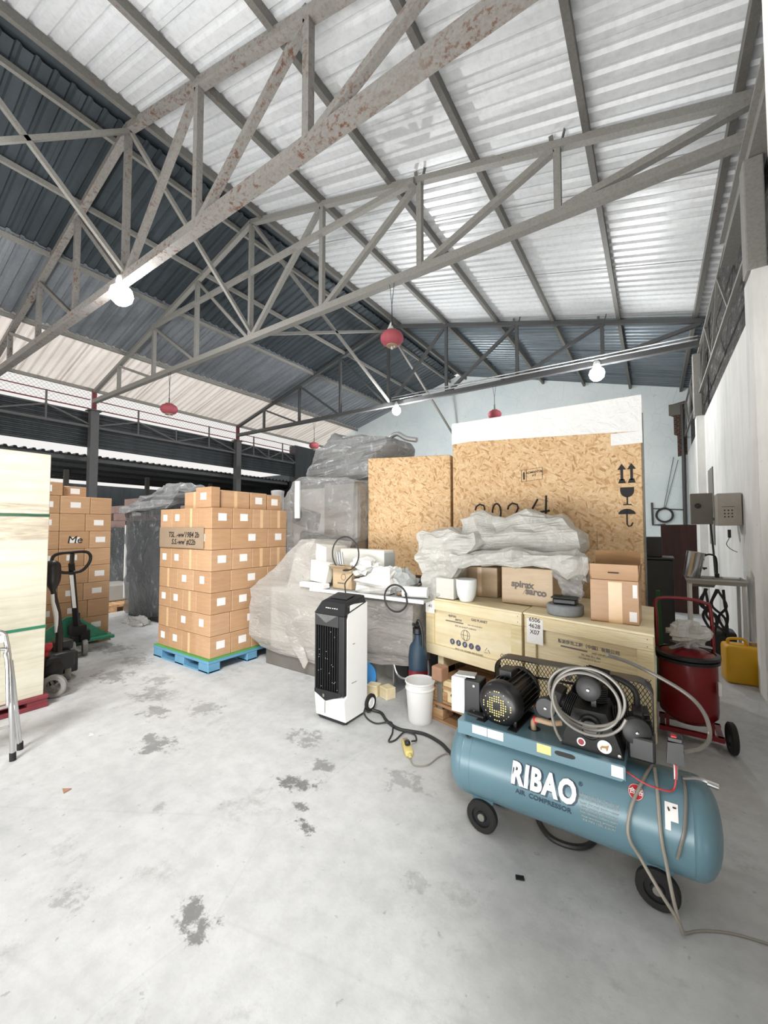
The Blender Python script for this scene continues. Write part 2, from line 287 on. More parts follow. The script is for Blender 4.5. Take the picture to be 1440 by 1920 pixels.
# ------------------------------------------------------------------ mesh helpers
class MB:
    def __init__(s): s.bm = bmesh.new()
    def box(s, *a, **k): s._box(*a, **k); return s
    def _box(s, x0, x1, y0, y1, z0, z1, bev=0, seg=2):
        before = set(s.bm.verts)
        vs_ = [s.bm.verts.new((x, y, z)) for x in (x0, x1) for y in (y0, y1) for z in (z0, z1)]
        f = [(0, 1, 3, 2), (4, 6, 7, 5), (0, 4, 5, 1), (2, 3, 7, 6), (0, 2, 6, 4), (1, 5, 7, 3)]
        fs = [s.bm.faces.new([vs_[i] for i in q]) for q in f]
        if bev:
            es = {e for q in fs for e in q.edges}
            bmesh.ops.bevel(s.bm, geom=list(es), offset=bev, segments=seg, affect='EDGES', profile=.5)
        return [v for v in s.bm.verts if v not in before]
    def obox(s, c, size, rz=0, rx=0, ry=0, bev=0):
        n = s._box(-size[0]/2, size[0]/2, -size[1]/2, size[1]/2, -size[2]/2, size[2]/2, bev)
        M = Matrix.Translation(c) @ Matrix.Rotation(rz, 4, 'Z') @ Matrix.Rotation(ry, 4, 'Y') @ Matrix.Rotation(rx, 4, 'X')
        for v in n: v.co = M @ v.co
        return s
    def bar(s, a, b, w, h=None, up=(0, 0, 1)):
        a, b = Vector(a), Vector(b); h = h or w; d = (b-a).normalized(); u = Vector(up)
        if abs(d.dot(u)) > .98: u = Vector((0, 1, 0)) if abs(d.y) < .9 else Vector((1, 0, 0))
        r = d.cross(u).normalized(); u = r.cross(d)
        q = [[s.bm.verts.new(p+r*i*w/2+u*j*h/2) for i, j in ((-1, -1), (1, -1), (1, 1), (-1, 1))] for p in (a, b)]
        for i in range(4): s.bm.faces.new((q[0][i], q[0][(i+1) % 4], q[1][(i+1) % 4], q[1][i]))
        s.bm.faces.new(q[0][::-1]); s.bm.faces.new(q[1]); return s
    def tube(s, pts, r, seg=10, closed=False, cap=True):
        pts = [Vector(p) for p in pts]; n = len(pts); rings = []; ref = None
        for i, p in enumerate(pts):
            if closed: d = (pts[(i+1) % n]-pts[i-1])
            else: d = pts[min(i+1, n-1)]-pts[max(i-1, 0)]
            d.normalize()
            if ref is None: ref = Vector((0, 0, 1)) if abs(d.z) < .9 else Vector((1, 0, 0))
            a = (ref-d*ref.dot(d)).normalized(); ref = a; b = d.cross(a)
            rr = r[i] if isinstance(r, (list, tuple)) else r
            rings.append([s.bm.verts.new(p+(a*math.cos(k*2*PI/seg)+b*math.sin(k*2*PI/seg))*rr) for k in range(seg)])
        for i in range(n if closed else n-1):
            A, B = rings[i], rings[(i+1) % n]
            for k in range(seg): s.bm.faces.new((A[k], A[(k+1) % seg], B[(k+1) % seg], B[k]))
        if cap and not closed: s.bm.faces.new(rings[0][::-1]); s.bm.faces.new(rings[-1])
        return s
    def cyl(s, a, b, r, seg=24, r2=None): return s.tube([a, b], [r, r2 if r2 is not None else r], seg)
    def lathe(s, prof, o=(0, 0, 0), axis=(0, 0, 1), seg=32, cap=True):
        """prof: (radius, distance along axis)"""
        ax = Vector(axis).normalized(); t = Vector((0, 0, 1)) if abs(ax.z) < .9 else Vector((1, 0, 0))
        a = (t-ax*t.dot(ax)).normalized(); b = ax.cross(a); o = Vector(o)
        rings = [[s.bm.verts.new(o+ax*h+(a*math.cos(k*2*PI/seg)+b*math.sin(k*2*PI/seg))*max(r, 1e-4)) for k in range(seg)] for r, h in prof]
        for A, B in zip(rings, rings[1:]):
            for k in range(seg): s.bm.faces.new((A[k], A[(k+1) % seg], B[(k+1) % seg], B[k]))
        if cap: s.bm.faces.new(rings[0][::-1]); s.bm.faces.new(rings[-1])
        return s
    def prism(s, poly, a, d):
        """poly: 3D points, extruded by vector d"""
        d = Vector(d); A = [s.bm.verts.new(Vector(p)) for p in poly]; B = [s.bm.verts.new(Vector(p)+d) for p in poly]
        s.bm.faces.new(A[::-1]); s.bm.faces.new(B)
        for i in range(len(A)): s.bm.faces.new((A[i], A[(i+1) % len(A)], B[(i+1) % len(A)], B[i]))
        return s
    def loft(s, rings, cap0=True, cap1=True):
        R = [[s.bm.verts.new(p) for p in r] for r in rings]; n = len(R[0])
        for A, B in zip(R, R[1:]):
            for k in range(n): s.bm.faces.new((A[k], A[(k+1) % n], B[(k+1) % n], B[k]))
        if cap0: s.bm.faces.new(R[0][::-1])
        if cap1: s.bm.faces.new(R[-1])
        return s
    def crumple(s, cuts=3, amp=.03, scale=4, seed=0, smooth=1):
        bmesh.ops.triangulate(s.bm, faces=[f for f in s.bm.faces if len(f.verts) > 4])
        bmesh.ops.subdivide_edges(s.bm, edges=s.bm.edges[:], cuts=cuts, use_grid_fill=True, smooth=.0)
        for _ in range(smooth): bmesh.ops.smooth_vert(s.bm, verts=s.bm.verts[:], factor=.5, use_axis_x=True, use_axis_y=True, use_axis_z=True)
        s.bm.normal_update()
        for v in s.bm.verts:
            p = v.co*scale+Vector((seed, seed*.7, 0)); h = (1-abs(noise.noise(p))*3)*.55+(1-abs(noise.noise(p*2.6+Vector((3, 1, 2))))*3)*.30-.25
            v.co += v.normal*amp*h*1.6
        return s
    def build(s, name, mat, parent=None, smooth=False, world=None):
        """world: give coordinates in world space for a child of a placed Empty"""
        bm = s.bm
        if world is None and parent is not None: world = False
        if world:
            q = parent
            while q.parent: q = q.parent
            Mi = (Matrix.Translation(q.location) @ q.rotation_euler.to_matrix().to_4x4()).inverted()
            for v in bm.verts: v.co = Mi @ v.co
        bmesh.ops.recalc_face_normals(bm, faces=bm.faces[:])
        me = bpy.data.meshes.new(name); bm.to_mesh(me); bm.free()
        me.materials.append(MT[mat] if isinstance(mat, str) else mat)
        if smooth:
            me.polygons.foreach_set('use_smooth', [True]*len(me.polygons))
            try: me.set_sharp_from_angle(angle=math.radians(42))
            except Exception: pass
        o = bpy.data.objects.new(name, me); C.objects.link(o)
        if parent: o.parent = parent
        return o
def tag(o, label, cat, group=None):
    o['label'] = label; o['category'] = cat
    if group: o['group'] = group
    return o
def thing(name, label, cat, loc=(0, 0, 0), rz=0, group=None):
    o = bpy.data.objects.new(name, None); C.objects.link(o); o.location = loc; o.rotation_euler = (0, 0, rz)
    return tag(o, label, cat, group)
def struct(o): o['kind'] = 'structure'; return o
def text(parent, s, size, M, mat, name='lettering', bold=0., bend=None, align='CENTER', shear=0, world=False, squash=1., space=1.):
    """writing as a thin raised mesh; M places the text plane (x right, y up)"""
    cu = bpy.data.curves.new('txt', 'FONT'); cu.body = s; cu.size = size; cu.align_x = align; cu.align_y = 'CENTER'; cu.offset = bold; cu.extrude = .0008; cu.shear = shear
    cu.resolution_u = 3; cu.space_character = space
    o = bpy.data.objects.new('txt', cu); C.objects.link(o); dg = bpy.context.evaluated_depsgraph_get()
    me = bpy.data.meshes.new_from_object(o.evaluated_get(dg)); bpy.data.objects.remove(o); bpy.data.curves.remove(cu)
    bm = bmesh.new(); bm.from_mesh(me); bpy.data.meshes.remove(me)
    if bend:
        bmesh.ops.triangulate(bm, faces=bm.faces[:])
        for _ in range(5):
            le = [e for e in bm.edges if e.calc_length() > size*.10]
            if not le: break
            bmesh.ops.subdivide_edges(bm, edges=le, cuts=1)
    for v in bm.verts:
        v.co.x *= squash
        v.co = bend(v.co) if bend else M @ v.co
    mb = MB(); mb.bm.free(); mb.bm = bm
    return mb.build(name, mat, parent, world=world)
def frame(o, x, y):
    """matrix whose x/y axes are the given world vectors, origin o"""
    x = Vector(x).normalized(); y = Vector(y); z = x.cross(y).normalized(); y = z.cross(x)
    return Matrix(((x.x, y.x, z.x, o[0]), (x.y, y.y, z.y, o[1]), (x.z, y.z, z.z, o[2]), (0, 0, 0, 1)))
def arc(c, r, a0, a1, n, ax=(1, 0, 0), ay=(0, 0, 1)):
    ax, ay, c = Vector(ax), Vector(ay), Vector(c)
    return [c+ax*r*math.cos(a0+(a1-a0)*i/n)+ay*r*math.sin(a0+(a1-a0)*i/n) for i in range(n+1)]
def spline(pts, n=8):
    P = [Vector(p) for p in pts]; P = [P[0]*2-P[1]]+P+[P[-1]*2-P[-2]]; out = []
    for i in range(1, len(P)-2):
        for k in range(n):
            t = k/n; a, b, c, d = P[i-1:i+3]
            out.append(.5*((2*b)+(c-a)*t+(2*a-5*b+4*c-d)*t*t+(3*b-a-3*c+d)*t**3))
    out.append(P[-2]); return out
def rr(x0, x1, y0, y1, z, dx=0, dy=0, zs=(0, 0, 0, 0)):
    return [(x0+dx, y0+dy, z+zs[0]), (x1+dx, y0+dy, z+zs[1]), (x1+dx, y1+dy, z+zs[2]), (x0+dx, y1+dy, z+zs[3])]
ORD = ['first', 'second', 'third', 'fourth', 'fifth', 'sixth', 'seventh', 'eighth', 'ninth', 'tenth', 'eleventh', 'twelfth', 'thirteenth']

# ================================================================== SHELL
XR, XL, YB, XA, ZA = .9, -13.9, 15.3, -6.6, 7.8
SR, SL = (ZA-5.82)/(XR-XA), (ZA-5.75)/(XA-XL)
m = MB(); m.box(-30, 4, -9, YB+.3, -.2, 0); struct(m.build('floor', 'floor'))
def zroof(x): return ZA-SR*(x-XA) if x > XA else ZA-SL*(XA-x)
def roof(name, xa, xb, y0, y1, mat, dz=0):
    """corrugated sheet running down the slope between xa and xb; ribs every 0.2 m along y, one metre wide lapped sheets"""
    m = MB(); y = y0; k = 0
    prof = [(0, 0), (.05, 0), (.075, .035), (.115, .035), (.14, 0), (.2, 0)]
    while y < y1-.01:
        ye = min(y+1.0, y1); rows = []; off = .010 if k % 2 else 0
        yy = y-.03
        while yy < ye:
            for (a, h) in prof[:-1]:
                if yy+a <= ye+.03: rows.append((yy+a, h+off))
            yy += .2
        A = [m.bm.verts.new((xa, q, zroof(xa)+h+dz)) for q, h in rows]; B = [m.bm.verts.new((xb, q, zroof(xb)+h+dz)) for q, h in rows]
        for i in range(len(rows)-1): m.bm.faces.new((A[i], A[i+1], B[i+1], B[i]))
        y = ye; k += 1
    o = m.build(name, mat)
    if mat != 'roof_b': sm = o.modifiers.new('t', 'SOLIDIFY'); sm.thickness = .004
    return struct(o)
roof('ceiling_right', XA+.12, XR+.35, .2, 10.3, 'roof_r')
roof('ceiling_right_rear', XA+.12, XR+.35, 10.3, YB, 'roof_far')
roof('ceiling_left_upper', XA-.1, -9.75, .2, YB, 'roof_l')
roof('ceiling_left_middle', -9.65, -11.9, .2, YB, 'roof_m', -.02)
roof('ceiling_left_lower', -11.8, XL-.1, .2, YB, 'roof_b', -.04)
m = MB()   # ridge capping
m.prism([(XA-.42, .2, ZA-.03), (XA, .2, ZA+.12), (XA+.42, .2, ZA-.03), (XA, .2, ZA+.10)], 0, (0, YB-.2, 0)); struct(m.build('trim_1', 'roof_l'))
# back gable wall
m = MB(); m.prism([(XL-.2, YB, 0), (XR+.2, YB, 0), (XR+.2, YB, zroof(XR+.2)), (XA, YB, ZA), (XL-.2, YB, zroof(XL-.2))], 0, (0, .2, 0)); struct(m.build('wall_back', 'plaster_b'))
m = MB(); m.box(XR, XR+.18, .3, YB, 0, 3.77); struct(m.build('wall_right', 'plaster'))
m = MB(); m.box(XR+.1, XR+.14, -1.2, YB, 3.77, 5.70); struct(m.build('wall_right_upper', 'lattice'))
m = MB(); m.box(.24, XR+.18, .15, 1.25, 0, 3.77); m.box(.3, XR+.18, .0, .15, 0, 5.7); struct(m.build('wall_front', 'plaster'))
m = MB()
for y in (4.72, 10.35): m.box(XR-.13, XR+.02, y, y+.34, 0, 3.80)
struct(m.build('trim_2', 'plaster'))
m = MB(); m.box(-14.35, -13.95, 13.25, YB, 0, 5.4); struct(m.build('wall_left', 'clad'))
# left cladding panel with horizontal ribs
m = MB(); rows = []
z = 3.93
while z < 5.02: rows += [(z, 0), (z+.03, .035), (z+.055, .035), (z+.085, 0)]; z += .11
A = [m.bm.verts.new((-14.12+h, -2, z)) for z, h in rows]; B = [m.bm.verts.new((-14.12+h, 13.3, z)) for z, h in rows]
for i in range(len(rows)-1): m.bm.faces.new((A[i], B[i], B[i+1], A[i+1]))
o = m.build('wall_left_cladding', 'clad'); o.modifiers.new('t', 'SOLIDIFY').thickness = .004; struct(o)
# neighbouring low shed roof beyond the columns
m = MB(); y = -3; rows = []
while y < 17: rows += [(y, 0), (y+.09, 0), (y+.12, .05), (y+.17, .05)]; y += .2
A = [m.bm.verts.new((-14.2, q, 3.68+h)) for q, h in rows]; B = [m.bm.verts.new((-25, q, 4.12+h)) for q, h in rows]
for i in range(len(rows)-1): m.bm.faces.new((A[i], A[i+1], B[i+1], B[i]))
o = m.build('ceiling_annex', 'clad'); o.modifiers.new('t', 'SOLIDIFY').thickness = .004; struct(o)
m = MB(); m.box(-27.2, -27, -6, 18, 0, 4.0); m.box(-27, -14.3, 15.5, 15.7, 0, 4.5); struct(m.build('wall_annex', 'clad'))
for i, x in enumerate((-14.5, -17, -19.7, -22.4, -24.8)):
    zz = 3.68+(-14.2-x)*.0407; m = MB(); m.box(x, x+.08, -3, 13.2 if i == 0 else 15.4, zz-.14, zz-.012)
    tag(m.build('annex_purlin', 'steel_grey'), 'dark purlin under the low side roof, %s from the hall' % ORD[i], 'roof beam', 'annex roof purlins')
for i, y in enumerate((6.1, 9.2, 12.4)):
    m = MB(); m.box(-19.6, -19.45, y, y+.15, 0, 3.85); tag(m.build('annex_post', 'steel'), 'slim grey post beyond the left column line, %s from the front' % ORD[i], 'post', 'annex posts')
# ================================================================== TRUSSES, PURLINS, COLUMNS
ZB = 5.30
def ztop(x): return (7.66-(x-XA)*.272) if x > XA else 7.66-(XA-x)*.283
NR = [-4.68, -2.75, -.87]; NL = [-8.5, -10.4, -12.3]
def truss(y, label, mat, cw, ww, collar=False, zb=ZB):
    t = thing('roof_truss', label, 'roof truss', (XA, y, zb), 0, 'steel roof trusses')
    P = lambda x, z: (x, y, z)
    xr, xl = XR+.0, XL
    MB().bar(P(xl, ztop(xl)), P(XA, ztop(XA)), cw*.85, cw*.8).build('top_chord', mat, t, world=True)
    MB().bar(P(XA, ztop(XA)), P(xr, ztop(xr)), cw*.85, cw*.8).build('top_chord', mat, t, world=True)
    MB().bar(P(xl, zb), P(xr, zb-.06), cw, cw*1.02).build('bottom_chord', mat, t, world=True)
    for x in [XA]+NR+NL: MB().bar(P(x, zb), P(x, ztop(x)), ww, ww).build('vertical_web', mat, t, world=True)
    ns = [XA]+NR+[xr]
    for a, b in zip(ns, ns[1:]): MB().bar(P(a+.06, zb), P(b-.04, ztop(b)-.04), ww, ww).build('diagonal_web', mat, t, world=True)
    nl = [XA]+NL
    for a, b in zip(nl, nl[1:]): MB().bar(P(a-.06, zb), P(b+.03, ztop(b)-.04), ww*.8, ww*.8).build('diagonal_web', mat, t, world=True)
    if collar: MB().bar((-10.35, y-.07, ztop(-10.35)-.05), (-2.8, y-.07, ztop(-2.8)-.05), ww, ww).build('collar_tie', mat, t, world=True)
    for x in NR[1:]:
        MB().bar(P(x-.05, ztop(x)+.02), P(x-.07, ztop(x)+.17), .05, .012).bar(P(x+.05, ztop(x)+.02), P(x+.09, ztop(x)+.17), .05, .012).build('cleat', 'steel_dark', t, world=True)
    return t
truss(.35, 'rusty steel roof truss overhead at the open front, mostly out of view', 'steel_rust', .11, .08)
truss(2.74, 'rust-flecked steel roof truss nearest in view, with a lit lamp under its middle', 'steel_rust', .13, .085)
truss(5.03, 'pale grey steel roof truss with a long slanting collar tie, lantern hanging below', 'steel', .11, .08, True)
truss(10.05, 'darker steel roof truss farthest back, just before the white gable wall', 'steel_grey', .11, .075, False, 5.25)
for i, x in enumerate((-6.25, -4.7, -3.25, -1.9, -.55, .78)):
    m = MB(); m.box(x-.035, x+.035, .25, YB, zroof(x)-.145, zroof(x)-.012)
    tag(m.build('roof_purlin', 'steel_dark'), 'long steel purlin under the bright right roof slope, %s from the ridge' % ORD[i], 'roof purlin', 'right slope purlins')
for i, x in enumerate((-6.95, -8.3, -9.7, -11.85, -13.95)):
    m = MB(); m.box(x-.03, x+.03, .25, YB, zroof(x)-.13, zroof(x)-.045)
    tag(m.build('roof_purlin', 'steel'), 'long steel purlin under the dark left roof slope, %s from the ridge' % ORD[i], 'roof purlin', 'left slope purlins')
# longitudinal braces in the ridge plane
for i, (a, b, lab) in enumerate((((.35, 7.6), (2.74, 5.35), 'front'), ((.35, 5.35), (2.74, 7.6), 'front rising'), ((2.74, 7.6), (5.03, 5.35), 'middle falling'), ((5.03, 7.6), (10.05, 5.3), 'long falling'), ((5.03, 5.35), (10.05, 7.5), 'long rising'), ((10.05, 7.5), (YB, 4.9), 'rear falling'))):
    m = MB(); m.bar((XA+.05, a[0], a[1]), (XA+.05, b[0], b[1]), .06, .06)
    tag(m.build('ridge_brace', 'steel'), '%s steel brace slanting between trusses under the ridge' % lab, 'brace', 'ridge braces')
for i, (y, lab) in enumerate(((2.74, 'front left steel column, mostly behind the pale board stack'), (5.03, 'dark grey steel column rising behind the left carton stack'), (10.05, 'dark grey steel column rising behind the blue-pallet cartons'))):
    t = thing('steel_column', lab, 'column', (XL, y, 0), 0, 'left steel columns')
    m = MB(); m.box(-.11, .11, -.11, .11, 0, 5.0, .01); m.box(-.16, .16, -.16, .16, 0, .02); m.box(-.17, .17, -.17, .17, 5.0, 5.03); m.build('shaft', 'steel_grey', t)
    m = MB(); m.box(-.05, .05, -.05, .05, 5.03, 5.62); m.build('stub', 'redpal', t)
    # eaves lattice girder spanning to the next column
    y2 = {2.74: 5.03, 5.03: 10.05, 10.05: 13.2}[y]; n = 2 if y == 2.74 else 4
    g = thing('lattice_girder', 'zigzag steel girder along the left eaves, %s bay' % ('front', 'middle', 'rear')[i], 'girder', (XL, y, 4.5), 0, 'left eaves girders')
    MB().bar((XL, y+.1, 4.52), (XL, y2-.1, 4.52), .07).build('bottom_chord', 'steel_grey', g, world=True)
    MB().bar((XL, y+.1, 5.06), (XL, y2-.1, 5.06), .03).build('top_rail', 'redpal', g, world=True)
    MB().bar((XL, y+.1, 5.33), (XL, y2-.1, 5.33), .025).build('top_rail', 'redpal', g, world=True)
    st = (y2-y)/n
    for k in range(n):
        a, b = (4.55, 4.95) if k % 2 == 0 else (4.95, 4.55)
        MB().bar((XL, y+k*st, a), (XL, y+(k+1)*st, b), .045).build('diagonal_web', 'steel_grey', g, world=True)
        if k: MB().bar((XL, y+k*st, 4.52), (XL, y+k*st, 5.35 if k % 2 else 4.96), .04).build('vertical_web', 'steel_grey', g, world=True)
# chain link in the light gap
m = MB(); y = -1.0
while y < 13.2:
    m.bar((XL-.04, y, 5.05), (XL-.04, y+.55, 5.6), .004); m.bar((XL-.04, y+.55, 5.05), (XL-.04, y, 5.6), .004); y += .11
tag(m.build('chain_link_mesh', 'steel_dark'), 'fine chain link mesh in the bright gap under the left eaves', 'wire mesh')
# right eaves beam and girder
m = MB(); m.box(.78, .92, -1.0, 6.6, 5.16, 5.20); m.box(.83, .87, -1.0, 6.6, 4.86, 5.2); m.box(.78, .92, -1.0, 6.6, 4.84, 4.87)
tag(m.build('steel_beam', 'steel'), 'deep grey steel beam along the right eaves near the front', 'beam')
g = thing('lattice_girder', 'thin zigzag steel girder along the right eaves toward the back wall', 'girder', (.85, 6.6, 4.5))
MB().bar((.85, 6.6, 5.15), (.85, YB, 5.15), .04).build('top_rail', 'steel', g, world=True); MB().bar((.85, 4.9, 4.3), (.85, YB, 4.3), .04).build('bottom_chord', 'steel', g, world=True)
for k in range(10): MB().bar((.85, 6.6+k*.87, 5.15 if k % 2 else 4.3), (.85, 6.6+(k+1)*.87, 4.3 if k % 2 else 5.15), .03).build('diagonal_web', 'steel', g, world=True)
for y, lab in ((4.72, 'grey steel post on top of the white pilaster at the right edge'), (10.4, 'dark steel post on the farther white wall pilaster')):
    m = MB(); m.box(.74, .88, y, y+.2, 3.8, 4.83 if y < 6 else 5.12, .01); tag(m.build('steel_post', 'steel'), lab, 'post')
# pipes under the farthest truss
for dz, lab in ((0, 'upper'), (.07, 'lower')):
    m = MB(); m.cyl((-6.4, 9.93, 5.38-dz), (.8, 9.93, 5.30-dz), .018, 8); tag(m.build('conduit_pipe', 'chrome'), 'thin bright conduit pipe clipped along the farthest truss, %s one' % lab, 'pipe', 'truss conduits')
# ================================================================== LAMPS AND LANTERNS
def lampthing(x, y, z, top, lab, e, r=.1):
    t = thing('pendant_lamp', lab, 'lamp', (x, y, z), 0, 'lit globe lamps')
    MB().lathe([(0, -r), (r*.5, -r*.87), (r*.87, -r*.5), (r, 0), (r*.87, r*.5), (r*.45, r*.9)], seg=20).build('globe', 'bulb', t, True)
    MB().lathe([(r*.45, r*.9), (r*.5, r*1.2), (r*.4, r*1.7), (.02, r*1.9), (.012, top-z)], seg=14).build('socket', 'whiteplastic', t, True)
    l = lamp('lamp_light', 'POINT', (x, y, z-r-.03), e, (1, 1, 1), shadow_soft_size=.12)
lampthing(-6.6, 2.70, 5.02, 5.28, 'lit white globe lamp under the nearest truss, at upper left', 150, .16)
lampthing(-.98, 9.95, 4.93, 5.2, 'lit white globe lamp under the farthest truss, above the wooden crates at right', 170, .16)
lampthing(-6.25, 9.95, 4.97, 5.25, 'lit white globe lamp at the foot of the farthest truss king post', 560, .13)
def lantern(x, y, z, r, top, lab, tag_=False):
    t = thing('hanging_lantern', lab, 'lantern', (x, y, z), 0, 'red lanterns')
    k = r*.62
    MB().lathe([(r*.45, -k), (r*.8, -k*.72), (r*.98, -k*.3), (r, 0), (r*.98, k*.3), (r*.8, k*.72), (r*.45, k)], seg=32).build('shade', 'lantern', t, True)
    MB().lathe([(r*.3, -k*1.16), (r*.46, -k*1.12), (r*.48, -k*.95), (r*.42, -k*.9)], seg=24).build('bottom_ring', 'lanterncap', t, True)
    MB().lathe([(r*.42, k*.9), (r*.48, k*.98), (r*.44, k*1.14), (r*.2, k*1.16)], seg=24).build('top_ring', 'lanterncap', t, True)
    m = MB(); m.tube([(0, 0, -k*1.1), (.0, 0, -k*1.5)], [.012, .02], 8); m.tube([(.04, 0, -k*1.1), (.045, 0, -k*1.35)], .012, 6); m.build('tassel', 'paper', t)
    m = MB(); m.tube([(0, 0, k*1.1), (0, 0, (top-z)*.55)], .008, 6); m.tube([(0, 0, (top-z)*.55), (-.05, 0, top-z)], .005, 6); m.tube([(0, 0, (top-z)*.55), (.05, 0, top-z)], .005, 6)
    for q in range(3): m.tube(arc((0, 0, k*1.3+q*.05), .022, 0, 2*PI, 10), .004, 6)
    m.build('hanging_cord', 'cable', t)
    if tag_:
        m = MB(); m.prism([(-r*.9, .02, k*.8), (-r*.1, .0, k*2.5), (r*.25, .0, k*1.0), (-r*.4, -.05, k*.85)], 0, (0, .006, 0)); m.build('cloth_tag', 'paper', t)
lantern(-3.22, 5.0, 4.36, .175, 5.28, 'large round red lantern hanging from the second truss, centre of the roof', True)
lantern(-9.56, 5.0, 4.34, .19, 5.28, 'red lantern hanging at left against the bright eaves gap')
lantern(-3.32, 10.0, 4.40, .17, 5.2, 'red lantern hanging just above the OSB crates before the back wall')
lantern(-9.62, 10.0, 4.32, .17, 5.2, 'small far red lantern beside the plastic-wrapped machine top')
# ================================================================== CARTONS
def carton(x0, x1, y0, y1, z0, z1, lab, group, face, labelled=True, tape=False, mat=None, lp=(.5, .52), ls=(.085, .075), name='shipping_carton'):
    g = .0025; m = MB(); m.box(x0+g, x1-g, y0+g, y1-g, z0+.001, z1-g, .004, 1)
    cx, cy = (x0+x1)/2, (y0+y1)/2
    for v in m.bm.verts: v.co -= Vector((cx, cy, z0))
    o = m.build(name, mat or random.choice(MT['card'])); o.location = (cx, cy, z0); tag(o, lab, 'box', group)
    hz = z1-z0
    def sticker(w0, w1, h0, h1, nm, mt, e=.0012):
        m = MB()
        if face == '-y': m.box(x0+w0-cx, x0+w1-cx, y0-cy-e+g, y0-cy+g+.001, h0, h1)
        else: m.box(x1-cx-g-.001, x1-cx-g+e, y0+w0-cy, y0+w1-cy, h0, h1)
        m.build(nm, mt, o)
    W = (x1-x0) if face == '-y' else (y1-y0)
    if labelled: c = W*lp[0]; h = hz*lp[1]; sticker(c-ls[0]/2, c+ls[0]/2, h-ls[1]/2, h+ls[1]/2, 'shipping_label', 'label')
    if tape: sticker(W*.5-.02, W*.5+.02, .004, hz-.004, 'packing_tape', 'tape', .0008)
    return o
# --- stack on the blue pallet (front face -Y at y=2.485, right face +X at x=-3.855)
bx0, bx1, by0, by1, bz = -4.895, -3.855, 2.485, 3.525, .135; RH = .2265
rows_front = {1: [(.26, 1), (.26, 1), (.26, 0), (.26, 0)], 0: [(.40, 0), (.32, 1), (.32, 1)]}
rows_right = {1: [(.26, 1), (.26, 1), (.26, 0), (.26, 0)], 0: [(.24, 0), (.50, 1), (.30, 1)]}
RN = ['bottom row', 'second row', 'third row', 'fourth row', 'fifth row', 'sixth row', 'top wrapped row']
for r in range(7):
    k = 1 if r % 2 == 0 else 0; z0 = bz+r*RH; z1 = z0+RH; x = bx0
    fr = rows_front[k]; cornerw = fr[-1][0]; rrow = rows_right[k]; cd_ = rrow[0][0]
    for i, (wd, lb) in enumerate(fr[:-1]):
        carton(x, x+wd, by0, by0+.236, z0, z1, 'brown carton on the blue pallet, shaded front, %s, %s from left' % (RN[r], ORD[i]), 'cartons on the blue pallet', '-y', lb, not lb, lp=(.42, .55)); x += wd
    o = carton(x, bx1, by0, by0+cd_, z0, z1, 'brown corner carton on the blue pallet, %s' % RN[r], 'cartons on the blue pallet', '+x', rrow[0][1], False, lp=(.5, .55), ls=(.10, .08))
    if fr[-1][1]:
        m = MB(); w_ = bx1-x; m.box(-.04, .04, by0-(by0+cd_/2)-.0012+.0025, by0-(by0+cd_/2)+.004, RH*.4, RH*.75); m.build('shipping_label', 'label', o)
    y = by0+cd_
    for i, (wd, lb) in enumerate(rrow[1:]):
        carton(bx1-.25, bx1, y, min(y+wd, by1), z0, z1, 'brown carton on the blue pallet, sunlit right side, %s, %s from the corner' % (RN[r], ORD[i]), 'cartons on the blue pallet', '+x', lb, not lb, lp=(.55, .55), ls=(.10, .08)); y += wd
zt = bz+7*RH
carton(-4.62, -4.20, 2.62, 2.90, zt, zt+.2, 'loose carton on top of the blue-pallet cartons, leftmost and turned sideways', 'cartons on the blue pallet', '-y', False, True)
carton(-4.24+.05, -3.90, 2.50, 2.615, zt, zt+.225, 'loose carton on top of the blue-pallet cartons, nearest with large white label', 'cartons on the blue pallet', '-y', True, lp=(.52, .55), ls=(.11, .075))
carton(-4.19, -3.93, 2.64, 3.02, zt, zt+.2, 'loose carton on top of the blue-pallet cartons, behind the large-label one', 'cartons on the blue pallet', '+x', False, True)
carton(-4.19, -3.93, 3.03, 3.27, zt, zt+.2, 'loose carton on top of the blue-pallet cartons, second from the right end', 'cartons on the blue pallet', '+x', True, ls=(.1, .08))
carton(-4.19, -3.93, 3.28, 3.50, zt, zt+.19, 'loose carton on top of the blue-pallet cartons, at the right end', 'cartons on the blue pallet', '+x', True, ls=(.1, .08))
# placard taped on the shaded front
t = thing('cardboard_placard', 'grey-brown cardboard placard with two handwritten lines on the blue-pallet stack', 'sign', (-4.42, 2.479, bz+5*RH+.01))
MT['placard'] = plain('grey_brown_card', '#9a8670', .7, 0, .1)
MB().box(-.46, .44, -.006, .0, 0, .23, .002, 1).build('board', 'placard', t)
text(t, "TSL .-ww'1984 2b", .085, frame((.05, -.0075, .145), (1, 0, 0), (0, 0, 1)), 'ink', 'handwriting', .001, shear=.2)
text(t, "S.S.-ww' #22b", .085, frame((.05, -.0075, .065), (1, 0, 0), (0, 0, 1)), 'ink', 'handwriting', .001, shear=.2)
